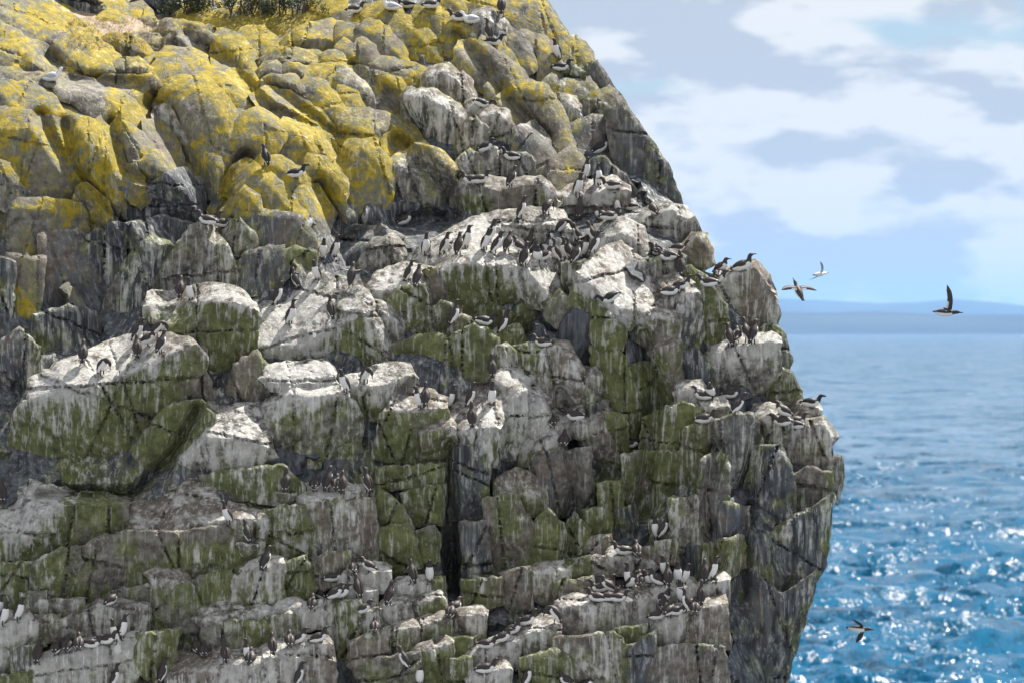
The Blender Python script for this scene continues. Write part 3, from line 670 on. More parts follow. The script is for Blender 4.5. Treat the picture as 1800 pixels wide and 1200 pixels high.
# the body of the cliff behind the blocks: one broken sheet that closes every joint, and its flank running back
SIL = [(-150, -150), (930, -150), (945, 5), (970, 50), (982, 72), (996, 88), (1015, 98), (1050, 150), (1085, 190), (1120, 245), (1160, 300), (1188, 362), (1205, 400), (1225, 440), (1240, 478), (1290, 490), (1322, 495), (1340, 560), (1345, 590), (1365, 630), (1375, 690), (1395, 722), (1425, 740), (1445, 790), (1452, 840), (1440, 900), (1425, 970), (1400, 1060), (1372, 1180), (1345, 1330), (-150, 1330)]
def make_core():
    rs = np.random.RandomState(5); step = 9
    poly = np.array(rough_line(SIL + SIL[:1], rs, 12, 2.0)[:-1])
    gx, gy = np.meshgrid(np.arange(-150, 1470, step), np.arange(-150, 1330, step))
    g = np.stack([gx.ravel(), gy.ravel()], 1) + rs.uniform(-3, 3, (gx.size, 2)); g = g[inpoly(g, poly)]
    e, _ = segdist(g, poly); g = g[e > 4]; n0 = len(poly)
    v, _, f, *_r = delaunay_2d_cdt([Vector(p) for p in np.vstack([poly, g])], [(i, (i + 1) % n0) for i in range(n0)], [], 0, 1e-4)
    P = np.array([(q.x, q.y) for q in v]); F = np.array([t for t in f if len(t) == 3]); F = F[inpoly(P[F].mean(1), poly)]
    a = P[F]; cr = (a[:, 1, 0] - a[:, 0, 0]) * (a[:, 2, 1] - a[:, 0, 1]) - (a[:, 1, 1] - a[:, 0, 1]) * (a[:, 2, 0] - a[:, 0, 0]); F[cr < 0] = F[cr < 0][:, ::-1]
    dep = np.zeros(len(P)); wob = np.stack([fbm(np.c_[P * 0.02, np.zeros(len(P))], 3), fbm(np.c_[P * 0.02 + 9, np.zeros(len(P))], 3)], 1) * 25
    for lo in range(0, len(P), 4000): dep[lo:lo + 4000] = D(P[lo:lo + 4000])
    for cell, tilt, ofs in ((70, .2, .05),):
        k = int(1620 * 1480 / cell ** 2); sdp = np.c_[rs.uniform(-150, 1470, k), rs.uniform(-150, 1330, k)]; gr = rs.normal(0, tilt, (k, 2)); of = rs.normal(0, ofs, k)
        for lo in range(0, len(P), 2000):
            pw = P[lo:lo + 2000] + wob[lo:lo + 2000]; ni = ((pw[:, None] - sdp[None]) ** 2).sum(-1).argmin(1)
            dep[lo:lo + 2000] += of[ni] + ((P[lo:lo + 2000] - sdp[ni]) * gr[ni]).sum(1).clip(-60, 60) * 0.01
    e, _ = segdist(P, np.vstack([poly, poly[:1]]))
    dep += 0.2 + 0.6 * np.clip(1 - e / 40, 0, 1) ** 2
    dep += gully(P)
    for rc in RECESS: dep += inpoly(P, np.array(rc)) * .9
    V = [unproj(x, y, z) for (x, y), z in zip(P, dep)]
    cnt = {}
    for t in F:
        for i in range(3): cnt.setdefault(tuple(sorted((t[i], t[(i + 1) % 3]))), []).append((t[i], t[(i + 1) % 3]))
    bd = [x[0] for x in cnt.values() if len(x) == 1]; ids = sorted({i for x in bd for i in x}); mp_ = {i: len(P) + k for k, i in enumerate(ids)}
    for i in ids:
        x, y, z = V[i]; V.append((x * 0.97 - 0.5, y + 9, z * 0.985 + 0.45))
    # down to the sea
    me = bpy.data.meshes.new('rock_face'); faces = [tuple(int(i) for i in t[::-1]) for t in F] + [(int(a_), int(b_), mp_[b_], mp_[a_]) for a_, b_ in bd]
    me.from_pydata(V, [], faces); me.update(); nb = len(V)
    u = np.clip((P[:, 1] - 300) / 500, 0, 1); r = fbm(np.c_[P * 0.006, np.full(len(P), 2.0)], 3); m1 = np.zeros((nb, 4)); m2 = np.zeros((nb, 4))
    left = np.clip((900 - P[:, 0]) / 500, 0, 1)
    m1[:len(P), 0] = 0.2 + 0.3 * r; m1[:len(P), 1] = 0.6 * u * (0.6 + r); m1[:len(P), 2] = (1 - u) * left * 0.42; m2[:len(P), 0] = 0.75; m2[:, 2] = 0.4; m2[len(P):, 0] = 0.6  # high dark weight paints crevice shade into the sheet seen between blocks
    for nm, arr in (('m1', m1), ('m2', m2)):
        at = me.attributes.new(nm, 'FLOAT_COLOR', 'POINT'); at.data.foreach_set('color', arr.astype(np.float32).ravel())
    me.polygons.foreach_set('use_smooth', [True] * len(me.polygons)); me.set_sharp_from_angle(angle=R(38))
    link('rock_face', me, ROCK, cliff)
    b0 = sum(len(x) for x in SURF_V); SURF_V.append(np.array(V)); SURF_F.extend([tuple(i + b0 for i in t) for t in faces])
    # the foot of the cliff below the picture, down into the sea
    fm = bpy.data.meshes.new('cliff_foot'); xs = np.linspace(-10.5, 4.6, 26); zs = np.linspace(23.2, -2, 20); vv = []
    for z in zs:
        for x in xs:
            q = np.array([[x * .5, z * .5, 3.]]); vv.append((x - 0.12 * (23.2 - z) * (x > 0) * 0.5, 0.2 - 0.12 * (23.2 - z) + 1.2 * float(fbm(q, 3)[0]) + max(0, x - 3.2) * 1.1, z))
    nx = len(xs); ff = [(j * nx + i, (j + 1) * nx + i, (j + 1) * nx + i + 1, j * nx + i + 1) for j in range(len(zs) - 1) for i in range(nx - 1)]
    n_ = len(vv)
    for j in range(len(zs)): vv.append((vv[j * nx + nx - 1][0] - 1, 14, zs[j]))
    ff += [(j * nx + nx - 1, (j + 1) * nx + nx - 1, n_ + j + 1, n_ + j) for j in range(len(zs) - 1)]
    fm.from_pydata(vv, [], ff); fm.update(); at = fm.attributes.new('m2', 'FLOAT_COLOR', 'POINT'); at.data.foreach_set('color', [0.6, 0, .4, 1] * len(vv))
    at = fm.attributes.new('m1', 'FLOAT_COLOR', 'POINT'); at.data.foreach_set('color', [0.3, .3, 0, 1] * len(vv)); link('cliff_foot', fm, ROCK, cliff)
make_core()
SURF = BVHTree.FromPolygons([tuple(p) for p in np.vstack(SURF_V)], SURF_F)
def hit(px, py):
    t = Vector(unproj(px, py, 0.0)); d = (t - CAM).normalized(); loc, nrm, i, dist = SURF.ray_cast(CAM, d, 300)
    return loc, nrm

# ---------------------------------------------------------------- sea
def make_sea():
    rs = np.random.RandomState(3); h = 30.0
    az_f = np.linspace(R(0.6), R(8.0), 620); az_l = -np.linspace(0.0, 1.0, 24)[1:][::-1] ** 1.6 * R(75) + R(0.6); az_r = R(8.0) + np.linspace(0, 1, 24)[1:] ** 1.6 * R(68)
    A = np.concatenate([az_l, az_f, az_r])
    th = np.concatenate([np.linspace(0.30, 0.0665, 14)[:-1], np.linspace(0.0665, 0.0016, 560), [0.0012, 0.0009, 0.0006, 0.0004, 0.0002]]); dist = h / th
    dd, aa = np.meshgrid(dist, A, indexing='ij'); X = dd * np.sin(aa); Y = -100 + dd * np.cos(aa); Z = np.zeros_like(X)
    sp_r = np.gradient(dist)[:, None] * np.ones_like(aa); sp_a = np.abs(np.gradient(A))[None] * dd; sp_ = np.maximum(sp_r, sp_a)
    for i in range(64):
        lam = 2.2 * (26 / 2.2) ** rs.rand(); k = 2 * math.pi / lam; ang = R(-70) + rs.normal(0, 0.55); amp = 0.0135 * lam * rs.uniform(.5, 1.2) * (1.15 if lam < 9 else .75)
        ph = rs.rand() * 6.28; arg = k * (X * math.cos(ang) + Y * math.sin(ang)) + ph + 1.3 * np.sin(0.021 * X + 0.017 * Y + i)
        Z += amp * (np.sin(arg) + 0.35 * np.sin(2 * arg + 1.2)) * np.clip((lam / sp_ - 2) / 2, 0, 1)
    nr, nc = X.shape; V = np.stack([X, Y, Z], -1).reshape(-1, 3)
    i = np.arange(nr - 1)[:, None] * nc + np.arange(nc - 1)[None]; F = np.stack([i, i + 1, i + nc + 1, i + nc], -1).reshape(-1, 4)
    me = bpy.data.meshes.new('sea'); me.vertices.add(len(V)); me.vertices.foreach_set('co', V.astype(np.float32).ravel())
    me.loops.add(F.size); me.loops.foreach_set('vertex_index', F.astype(np.int32).ravel()); me.polygons.add(len(F))
    me.polygons.foreach_set('loop_start', np.arange(0, F.size, 4, dtype=np.int32)); me.polygons.foreach_set('loop_total', np.full(len(F), 4, np.int32)); me.update(calc_edges=True)
    me.polygons.foreach_set('use_smooth', [True] * len(me.polygons))
    m, t, b = newmat('sea_water'); g = N(t, 'ShaderNodeNewGeometry')
    b.inputs['Base Color'].default_value = (0.002, 0.09, 0.185, 1); b.inputs['Roughness'].default_value = 0.15; b.inputs['IOR'].default_value = 1.33; b.inputs['Specular IOR Level'].default_value = .24
    acc = None; mpw = N(t, 'ShaderNodeMapping'); mpw.inputs['Scale'].default_value = (1, .3, 1); t.links.new(g.outputs['Position'], mpw.inputs[0])
    for sc_, k_ in ((0.05, 1.2), (0.2, 1.2), (0.8, 1.1), (3.0, 1.2), (8.0, 1.0)):
        nz = N(t, 'ShaderNodeTexNoise'); nz.inputs['Scale'].default_value = sc_; nz.inputs['Detail'].default_value = 2; t.links.new(mpw.outputs[0], nz.inputs['Vector'])
        sb = N(t, 'ShaderNodeVectorMath', operation='SUBTRACT'); t.links.new(nz.outputs['Color'], sb.inputs[0]); sb.inputs[1].default_value = (.5, .5, .5)
        ml = N(t, 'ShaderNodeVectorMath', operation='MULTIPLY'); t.links.new(sb.outputs[0], ml.inputs[0]); ml.inputs[1].default_value = (k_ * 1.6, k_ * 1.6, 0)
        if acc is None: acc = ml.outputs[0]
        else:
            ad = N(t, 'ShaderNodeVectorMath', operation='ADD'); t.links.new(acc, ad.inputs[0]); t.links.new(ml.outputs[0], ad.inputs[1]); acc = ad.outputs[0]
    # waves too small for the mesh at that distance are carried by the surface slope instead
    sx = N(t, 'ShaderNodeSeparateXYZ'); t.links.new(g.outputs['Position'], sx.inputs[0]); mr = N(t, 'ShaderNodeMapRange'); t.links.new(sx.outputs[1], mr.inputs[0])
    mr.inputs[1].default_value = 500; mr.inputs[2].default_value = 1600; mr.inputs[3].default_value = 1.0; mr.inputs[4].default_value = 1.3
    sc2 = N(t, 'ShaderNodeVectorMath', operation='SCALE'); t.links.new(acc, sc2.inputs[0]); gust = N(t, 'ShaderNodeMapRange'); t.links.new(noise(t, g.outputs['Position'], .006, 3, .6), gust.inputs[0]); gust.inputs[1].default_value = .35; gust.inputs[2].default_value = .65; gust.inputs[3].default_value = .75; gust.inputs[4].default_value = 1.35
    t.links.new(mathn(t, 'MULTIPLY', mr.outputs[0], gust.outputs[0]), sc2.inputs['Scale']); acc = sc2.outputs[0]
    ad = N(t, 'ShaderNodeVectorMath', operation='ADD'); t.links.new(g.outputs['Normal'], ad.inputs[0]); t.links.new(acc, ad.inputs[1])
    nm_ = N(t, 'ShaderNodeVectorMath', operation='NORMALIZE'); t.links.new(ad.outputs[0], nm_.inputs[0]); t.links.new(nm_.outputs[0], b.inputs['Normal'])
    o = link('sea', me, m); o['kind'] = 'structure'
make_sea()

# ---------------------------------------------------------------- far coast and hills
def make_hills(name, dist, prof, depth, col_a, col_b, seed):
    rs = np.random.RandomState(seed); nx, ny = 260, 14; vv = []
    for j in range(ny):
        v = j / (ny - 1)
        for i in range(nx):
            a = R(-50) + R(100) * i / (nx - 1); px = 900 + math.tan(a) * 10000; d = dist + v * depth
            hgt = prof(px) * math.sin(min(1, v * 1.9) * math.pi / 2) * (1 if v < .6 else 1 - (v - .6) * 1.5)
            q = np.array([[px * 0.013, v * 3 + seed, 0.5]]); hgt *= 1 + 0.16 * float(fbm(q, 4)[0])
            vv.append((d * math.tan(a), -100 + d, max(0, hgt) * d / 1e4 + (30.0 * min(1, v * 6) if v else -3)))
    ff = [(j * nx + i, j * nx + i + 1, (j + 1) * nx + i + 1, (j + 1) * nx + i) for j in range(ny - 1) for i in range(nx - 1)]
    me = bpy.data.meshes.new(name); me.from_pydata(vv, [], ff); me.update(); me.polygons.foreach_set('use_smooth', [True] * len(ff))
    m, t, b = newmat(name); g = N(t, 'ShaderNodeNewGeometry'); mp = N(t, 'ShaderNodeMapping'); mp.inputs['Scale'].default_value = (0.0004, 0.0004, 0.005); t.links.new(g.outputs['Position'], mp.inputs[0])
    t.links.new(ramp(t, noise(t, mp.outputs[0], 1.0, 6, 0.65), [(0.38, col_a), (0.62, col_b)]), b.inputs['Base Color']); b.inputs['Roughness'].default_value = 1
    o = link(name, me, m); o['kind'] = 'structure'; return o
gs = lambda x, c, w: math.exp(-((x - c) / w) ** 2)
make_hills('far_hills', 92000, lambda x: 52 + 12 * gs(x, 1690, 90) + 6 * gs(x, 1560, 40) + 8 * gs(x, 1350, 120) + 10 * math.sin(x / 410.0), 16000, (0.02, 0.035, 0.045), (0.05, 0.07, 0.06), 2)
make_hills('far_coast', 60000, lambda x: 33 + 3 * math.sin(x / 160.0) + 3 * gs(x, 1560, 60), 9000, (0.012, 0.02, 0.026), (0.035, 0.05, 0.04), 4)

# ---------------------------------------------------------------- shrubs and dry grass on the top of the cliff
def leaf_material(name, a, b_col):
    m, t, b = newmat(name); g = N(t, 'ShaderNodeNewGeometry')
    t.links.new(ramp(t, noise(t, g.outputs['Position'], 6, 3), [(0.35, a), (0.65, b_col)]), b.inputs['Base Color']); b.inputs['Roughness'].default_value = 0.8; return m
LEAF = leaf_material('shrub_leaf', (0.02, 0.032, 0.014), (0.06, 0.075, 0.03)); TWIG = leaf_material('shrub_twig', (0.05, 0.035, 0.025), (0.09, 0.07, 0.05)); STRAW = leaf_material('straw', (0.3, 0.23, 0.13), (0.5, 0.42, 0.27))
def make_shrub(px, py, wid, hei, seed, label):
    rs = np.random.RandomState(seed); loc, _ = hit(px, py); base = loc if loc is not None else Vector(unproj(px, py, 11.5))
    root = bpy.data.objects.new('shrub', None); S.collection.objects.link(root); root.location = base; root['label'] = label; root['category'] = 'shrub'; root['group'] = 'dark shrubs on top of the cliff'
    vv, ff = [], []
    for c in range(46):
        cx, cy, cz = rs.normal(0, wid * .42), rs.normal(0, wid * .25), hei * (0.1 + 0.8 * rs.rand() ** 0.8); cx = max(-wid, min(wid, cx)); cz *= max(.25, 1 - (cx / wid) ** 2); rad = rs.uniform(.10, .2)
        for _ in range(60):
            d = rs.normal(0, 1, 3); d /= np.linalg.norm(d); p = np.array([cx, cy, cz]) + d * rad * rs.uniform(.5, 1); u = rs.normal(0, 1, 3); u /= np.linalg.norm(u); w_ = np.cross(u, d); w_ /= max(1e-6, np.linalg.norm(w_)); l = rs.uniform(.018, .035)
            b0 = len(vv); vv += [tuple(p - w_ * l * .4), tuple(p + u * l), tuple(p + w_ * l * .4), tuple(p - u * l)]; ff.append((b0, b0 + 1, b0 + 2, b0 + 3))
    me = bpy.data.meshes.new('crown'); me.from_pydata(vv, [], ff); link('crown', me, LEAF, root)
    vv, ff = [], []
    for k in range(7):
        a = Vector((rs.uniform(-.4, .4) * wid, rs.uniform(-.1, .1), -.08)); e = Vector((a.x + rs.uniform(-.3, .3) * wid, rs.uniform(-.15, .15), hei * rs.uniform(.5, .8)))
        b0 = len(vv)
        for p, r in ((a, .02), (a.lerp(e, .5) + Vector((rs.normal(0, .04), 0, 0)), .014), (e, .006)):
            for q in range(5): vv.append((p.x + r * math.cos(q * 1.2566), p.y + r * math.sin(q * 1.2566), p.z))
        for s_ in range(2):
            for q in range(5): ff.append((b0 + s_ * 5 + q, b0 + s_ * 5 + (q + 1) % 5, b0 + s_ * 5 + 5 + (q + 1) % 5, b0 + s_ * 5 + 5 + q))
    me = bpy.data.meshes.new('stem'); me.from_pydata(vv, [], ff); link('stem', me, TWIG, root)
for i, (px, py, w_, h_, lb) in enumerate([(335, 22, .55, .5, 'dark green shrub, leftmost of those on the clifftop'), (425, 26, .7, .6, 'dark green shrub in the middle of those on the clifftop'), (510, 24, .7, .55, 'dark green shrub, rightmost of those on the clifftop')]):
    make_shrub(px, py, w_, h_, 60 + i, lb)
def make_grass():
    rs = np.random.RandomState(8); vv, ff = [], []; spots = [(rs.uniform(120, 290), rs.uniform(32, 86)) for _ in range(620)] + [(rs.normal(265, 22), rs.normal(140, 12)) for _ in range(60)] + [(rs.normal(90, 15), rs.normal(132, 5)) for _ in range(60)]
    for px, py in spots:
        loc, n = hit(px, py)
        if loc is None or n.z < .35: continue
        for _ in range(7):
            a = rs.rand() * 6.28; l = rs.uniform(.03, .09); p = loc + Vector((rs.normal(0, .03), rs.normal(0, .03), -.005)); dx, dy = math.cos(a), math.sin(a); b0 = len(vv)
            vv += [(p.x - dy * .004, p.y + dx * .004, p.z), (p.x + dy * .004, p.y - dx * .004, p.z), (p.x + dx * l * .8, p.y + dy * l * .8, p.z + l * .7)]; ff.append((b0, b0 + 1, b0 + 2))
    me = bpy.data.meshes.new('dry_grass'); me.from_pydata(vv, [], ff); o = link('dry_grass', me, STRAW); o['kind'] = 'stuff'; o['label'] = 'short dry straw-coloured grass on the bare clifftop soil'; o['category'] = 'grass'
make_grass()
# ---------------------------------------------------------------- seabirds
def plumage(name, dark, white):
    m, t, b = newmat(name); at = N(t, 'ShaderNodeAttribute', attribute_name='white'); tcn = N(t, 'ShaderNodeTexCoord')
    n = noise(t, tcn.outputs['Object'], 38, 3, 0.6)
    f = N(t, 'ShaderNodeMapRange', interpolation_type='SMOOTHSTEP'); t.links.new(mathn(t, 'ADD', at.outputs['Fac'], mathn(t, 'MULTIPLY', mathn(t, 'SUBTRACT', n, .5), .22)), f.inputs[0]); f.inputs[1].default_value = .42; f.inputs[2].default_value = .58
    dk = mixc(t, ramp(t, n, [(.3, (0, 0, 0)), (.7, (1, 1, 1))]), tuple(c * .75 for c in dark), tuple(c * 1.3 for c in dark))
    t.links.new(mixc(t, f.outputs[0], dk, white), b.inputs['Base Color']); b.inputs['Roughness'].default_value = .55; b.inputs['Specular IOR Level'].default_value = .35
    return m
BROWN = plumage('brown_plumage', (.045, .035, .033), (.78, .77, .75)); BLACK = plumage('black_plumage', (.022, .021, .024), (.78, .77, .75)); PALE = plumage('pale_plumage', (.42, .44, .47), (.8, .8, .79))
HORN = leaf_material('bill_horn', (.015, .014, .014), (.03, .027, .025)); FOOT = leaf_material('foot_skin', (.03, .027, .022), (.07, .06, .05))

def loft(rings, white_fn, seg=14):
    """rings: (x, z, half depth, half width); the spine lies in the local xz plane, +x is forward"""
    pts = np.array([(r[0], r[1]) for r in rings]); tan = np.gradient(pts, axis=0); tan /= np.linalg.norm(tan, axis=1)[:, None]
    vv, wh, ff = [], [], []
    for k, (x, z, rd, rw) in enumerate(rings):
        tx, tz = tan[k]; nx, nz = tz, -tx            # ventral direction
        for s in range(seg):
            a = 2 * math.pi * s / seg; c, sn = math.cos(a), math.sin(a)
            vv.append((x + nx * rd * c, rw * sn, z + nz * rd * c)); wh.append(white_fn(k / (len(rings) - 1), c, abs(sn)))
    for k in range(len(rings) - 1):
        for s in range(seg): ff.append((k * seg + s, k * seg + (s + 1) % seg, (k + 1) * seg + (s + 1) % seg, (k + 1) * seg + s))
    ff.append(tuple(range(seg))[::-1]); ff.append(tuple((len(rings) - 1) * seg + s for s in range(seg)))
    return vv, ff, wh
def refine(rings, n=26):
    r = np.array(rings, float); t = np.r_[0, np.cumsum(np.hypot(np.diff(r[:, 0]), np.diff(r[:, 1])))]; t /= t[-1]; u = np.linspace(0, 1, n); out = []
    m = np.gradient(r, t, axis=0)
    for x in u:
        i = min(len(t) - 2, np.searchsorted(t, x, 'right') - 1); h = t[i + 1] - t[i]; s = (x - t[i]) / h
        out.append((2*s**3-3*s**2+1)*r[i] + (s**3-2*s**2+s)*h*m[i]*.8 + (-2*s**3+3*s**2)*r[i+1] + (s**3-s**2)*h*m[i+1]*.8)
    o = np.array(out); o[:, 2:] = np.maximum(o[:, 2:], .002); return [tuple(q) for q in o]
def bmesh_of(name, vv, ff, wh, mat):
    me = bpy.data.meshes.new(name); me.from_pydata(vv, [], ff); me.update(); at = me.attributes.new('white', 'FLOAT', 'POINT'); at.data.foreach_set('value', wh)
    me.polygons.foreach_set('use_smooth', [True] * len(ff)); me.materials.append(mat); return me
UPRIGHT = [(-.125, .015, .006, .014), (-.10, .05, .022, .034), (-.07, .10, .050, .056), (-.035, .165, .068, .072), (-.008, .23, .068, .072), (.012, .285, .052, .056), (.022, .33, .035, .037), (.028, .365, .031, .032), (.045, .392, .032, .030), (.075, .398, .021, .019)]
NECKUP = UPRIGHT[:6] + [(.018, .335, .031, .033), (.02, .38, .027, .028), (.035, .415, .031, .029), (.066, .423, .020, .018)]
SIT = [(-.215, .075, .006, .018), (-.17, .078, .028, .042), (-.11, .082, .058, .066), (-.03, .090, .078, .082), (.045, .103, .074, .076), (.095, .135, .050, .054), (.115, .175, .035, .037), (.125, .205, .032, .032), (.148, .225, .030, .029), (.178, .226, .019, .018)]
HUNCH = [(-.19, .05, .006, .018), (-.15, .062, .028, .042), (-.10, .085, .060, .066), (-.04, .12, .080, .084), (.02, .165, .074, .078), (.05, .205, .052, .056), (.058, .235, .038, .040), (.066, .258, .033, .033), (.088, .272, .030, .029), (.118, .27, .019, .018)]
BEND = [(-.15, .03, .006, .014), (-.12, .065, .025, .036), (-.085, .12, .052, .058), (-.045, .185, .070, .074), (.005, .24, .066, .070), (.055, .268, .048, .052), (.095, .262, .034, .036), (.122, .235, .030, .031), (.135, .205, .030, .029), (.142, .178, .02, .018)]
FLY = [(-.21, 0, .006, .03), (-.16, -.002, .022, .036), (-.09, -.006, .05, .055), (-.01, -.008, .062, .064), (.07, -.004, .05, .052), (.12, .004, .034, .036), (.16, .012, .030, .030), (.195, .016, .029, .027), (.225, .015, .018, .016)]
def wfun(neck, thr):
    return lambda t, c, sn: 1.0 if (c > thr and .10 < t < neck) else 0.0
def wing_folded(rings, k0, k1, side, seg=7):
    """a folded wing hugging the flank: rings k0..k1 of the body, offset outward, with a pale trailing edge"""
    pts = np.array([(r[0], r[1]) for r in rings]); tan = np.gradient(pts, axis=0); tan /= np.linalg.norm(tan, axis=1)[:, None]; vv, wh, ff = [], [], []
    n = k1 - k0
    for i, k in enumerate(range(k0, k1 + 1)):
        x, z, rd, rw = rings[k]; tx, tz = tan[k]; nx, nz = tz, -tx; u = i / n; wid = math.sin(min(1, .12 + u * 1.1) * math.pi * .5); th = .010 * math.sin(math.pi * min(1, max(.04, u)))
        for layer in (1, 0):
            for s in range(seg):
                f = s / (seg - 1); a = math.pi * (1.0 - (.05 + f * .52 * wid)); c, sn = math.cos(a), math.sin(a); o = .004 + th * layer * math.sin(math.pi * (.1 + .8 * f))
                vv.append((x + nx * (rd + o) * c, side * (rw + o) * sn, z + nz * (rd + o) * c)); wh.append(1.0 if (.10 < u < .2 and f > .45) else 0.0)
    row = 2 * seg
    for i in range(n):
        for s in range(seg - 1):
            a = i * row + s; ff.append((a, a + 1, a + row + 1, a + row)); a += seg; ff.append((a, a + row, a + row + 1, a + 1))
        ff.append((i * row, (i + 1) * row, (i + 1) * row + seg, i * row + seg)); ff.append((i * row + seg - 1, i * row + 2 * seg - 1, (i + 1) * row + 2 * seg - 1, (i + 1) * row + seg - 1))
    if side < 0: ff = [f[::-1] for f in ff]
    return vv, ff, wh
def wing_spread(side, root, dih, sweep, droop, span=.33, chord=.10):
    vv, wh, ff = [], [], []; n = 9
    for i in range(n + 1):
        u = i / n; y = side * span * (u * math.cos(dih)) ; z = root[2] + span * (math.sin(dih) * u - droop * u * u); x = root[0] - sweep * span * u ** 1.6 + .03 * math.sin(u * math.pi)
        c = chord * (1 - .25 * u) * (1 if u < .75 else max(.06, 1 - ((u - .75) / .25) ** 1.5)); th = .012 * (1 - u) + .003
        for fx, fz in ((.5, 0), (.15, 1), (-.5, .25), (-.5, -.1), (.15, -.6)):
            vv.append((x + fx * c, root[1] * side + y, z + fz * th)); wh.append(1.0 if (fx < -.4 and u < .42) else 0.0)
    for i in range(n):
        for s in range(5): ff.append((i * 5 + s, i * 5 + (s + 1) % 5, (i + 1) * 5 + (s + 1) % 5, (i + 1) * 5 + s))
    ff.append((0, 1, 2, 3, 4)[::-1]); ff.append(tuple(n * 5 + s for s in range(5)))
    if side < 0: ff = [f[::-1] for f in ff]
    return vv, ff, wh
def bill_mesh(rings, thick):
    (x0, z0, _, _), (x1, z1, rd, rw) = rings[-2], rings[-1]; d = Vector((x1 - x0, 0, z1 - z0)).normalized(); up = Vector((-d.z, 0, d.x)); vv, ff = [], []; L = .068 if thick == 1 else .055
    for k, (u, s) in enumerate(((-.1, 1), (.35, .75), (.75, .5), (1, .08))):
        p = Vector((x1, 0, z1)) + d * (u * L) - up * (.006 * u * u)
        for a in range(8): vv.append(tuple(p + up * (math.cos(a * math.pi / 4) * .0125 * s * thick) + Vector((0, math.sin(a * math.pi / 4) * .0085 * s, 0))))
    for k in range(3):
        for a in range(8): ff.append((k * 8 + a, k * 8 + (a + 1) % 8, (k + 1) * 8 + (a + 1) % 8, (k + 1) * 8 + a))
    ff.append(tuple(24 + a for a in range(8)))
    me = bpy.data.meshes.new('bill'); me.from_pydata(vv, [], ff); me.polygons.foreach_set('use_smooth', [True] * len(ff)); me.materials.append(HORN); return me
def foot_mesh(side, x0, ztop):
    y = side * .033; vv = [(x0 - .012, y - .007, ztop), (x0 + .006, y - .007, ztop), (x0 + .006, y + .007, ztop), (x0 - .012, y + .007, ztop), (x0 - .008, y - .006, .006), (x0 + .008, y - .006, .008), (x0 + .008, y + .006, .008), (x0 - .008, y + .006, .006),
        (x0 - .012, y, 0), (x0 + .055, y - .028, -.002), (x0 + .066, y + side * .004, -.002), (x0 + .055, y + .028, -.002), (x0 + .03, y, .008)]
    ff = [(0, 1, 5, 4), (1, 2, 6, 5), (2, 3, 7, 6), (3, 0, 4, 7), (4, 5, 12), (5, 6, 12), (6, 7, 12), (7, 4, 12), (8, 9, 12), (9, 10, 12), (10, 11, 12), (11, 8, 12), (8, 11, 10, 9)]
    me = bpy.data.meshes.new('foot'); me.from_pydata(vv, [], ff); me.materials.append(FOOT); return me
POSES = {}
def pose(code, rings, neck, thr, wings, mat, thick=1, feet=True):
    rr = refine(rings); vv, ff, wh = loft(rr, wfun(neck, thr)); parts = [('body', bmesh_of('body', vv, ff, wh, mat))]
    for s in (1, -1):
        if wings is None: parts.append(('wing', bmesh_of('wing', *wing_folded(rr, 1, 15, s), mat)))
        else: parts.append(('wing', bmesh_of('wing', *wing_spread(s, *wings[0 if s > 0 else 1]), mat)))
    parts.append(('bill', bill_mesh(rr, thick)))
    if feet:
        x0 = {'U': -.03, 'N': -.03, 'B': -.03, 'H': -.02, 'S': -.02}.get(code[0], -.03)
        for s in (1, -1): parts.append(('foot', foot_mesh(s, x0, .10 if code[0] in 'UNBW' else .05)))
    POSES[code] = parts
for sfx, mat, thick in (('', BROWN, 1), ('z', BLACK, 1.6)):
    pose('U' + sfx, UPRIGHT, .70, .10, None, mat, thick); pose('N' + sfx, NECKUP, .66, .10, None, mat, thick); pose('S' + sfx, SIT, .70, .05, None, mat, thick)
    pose('H' + sfx, HUNCH, .70, .08, None, mat, thick); pose('B' + sfx, BEND, .66, .12, None, mat, thick)
pose('W', UPRIGHT, .70, .10, (((-.005, .05, .26), R(24), .25, .55, .26, .085),) * 2, BROWN)
pose('F1', FLY, .74, .05, (((.04, .03, .02), R(2), .10, .02, .36), ((.04, .03, .02), R(2), .10, .04, .36)), BROWN, feet=False)
pose('F2', FLY, .74, .0, (((.04, .03, .02), R(80), .12, -.05, .40), ((.04, .03, .02), R(14), .10, -.10, .30)), BROWN, feet=False)
pose('F3', FLY, .74, .0, (((.04, .03, .02), R(-38), .2, .1, .30), ((.04, .03, .02), R(12), .45, .0, .30)), BROWN, feet=False)
pose('F4', FLY, 1.1, -2, (((.04, .03, .02), R(16), .35, -.05, .44, .09), ((.04, .03, .02), R(10), .35, .0, .44, .09)), PALE, feet=False)
pose('Q', SIT, 1.1, -.35, None, PALE)
YAW = {'f': -90, 'b': 90, 'r': 0, 'l': 180, 'fr': -45, 'fl': -135, 'br': 45, 'bl': 135}
ALL = []
def bird(reg, x, y, code, face, lean=0.0, size=1.0, cluster=None, label=None, loc=None):
    px, py = rp(reg, [(x, y)])[0]
    ALL.append(dict(px=px, py=py, code=code, face=face, lean=lean, size=size, cl=cluster, label=label, loc=loc))
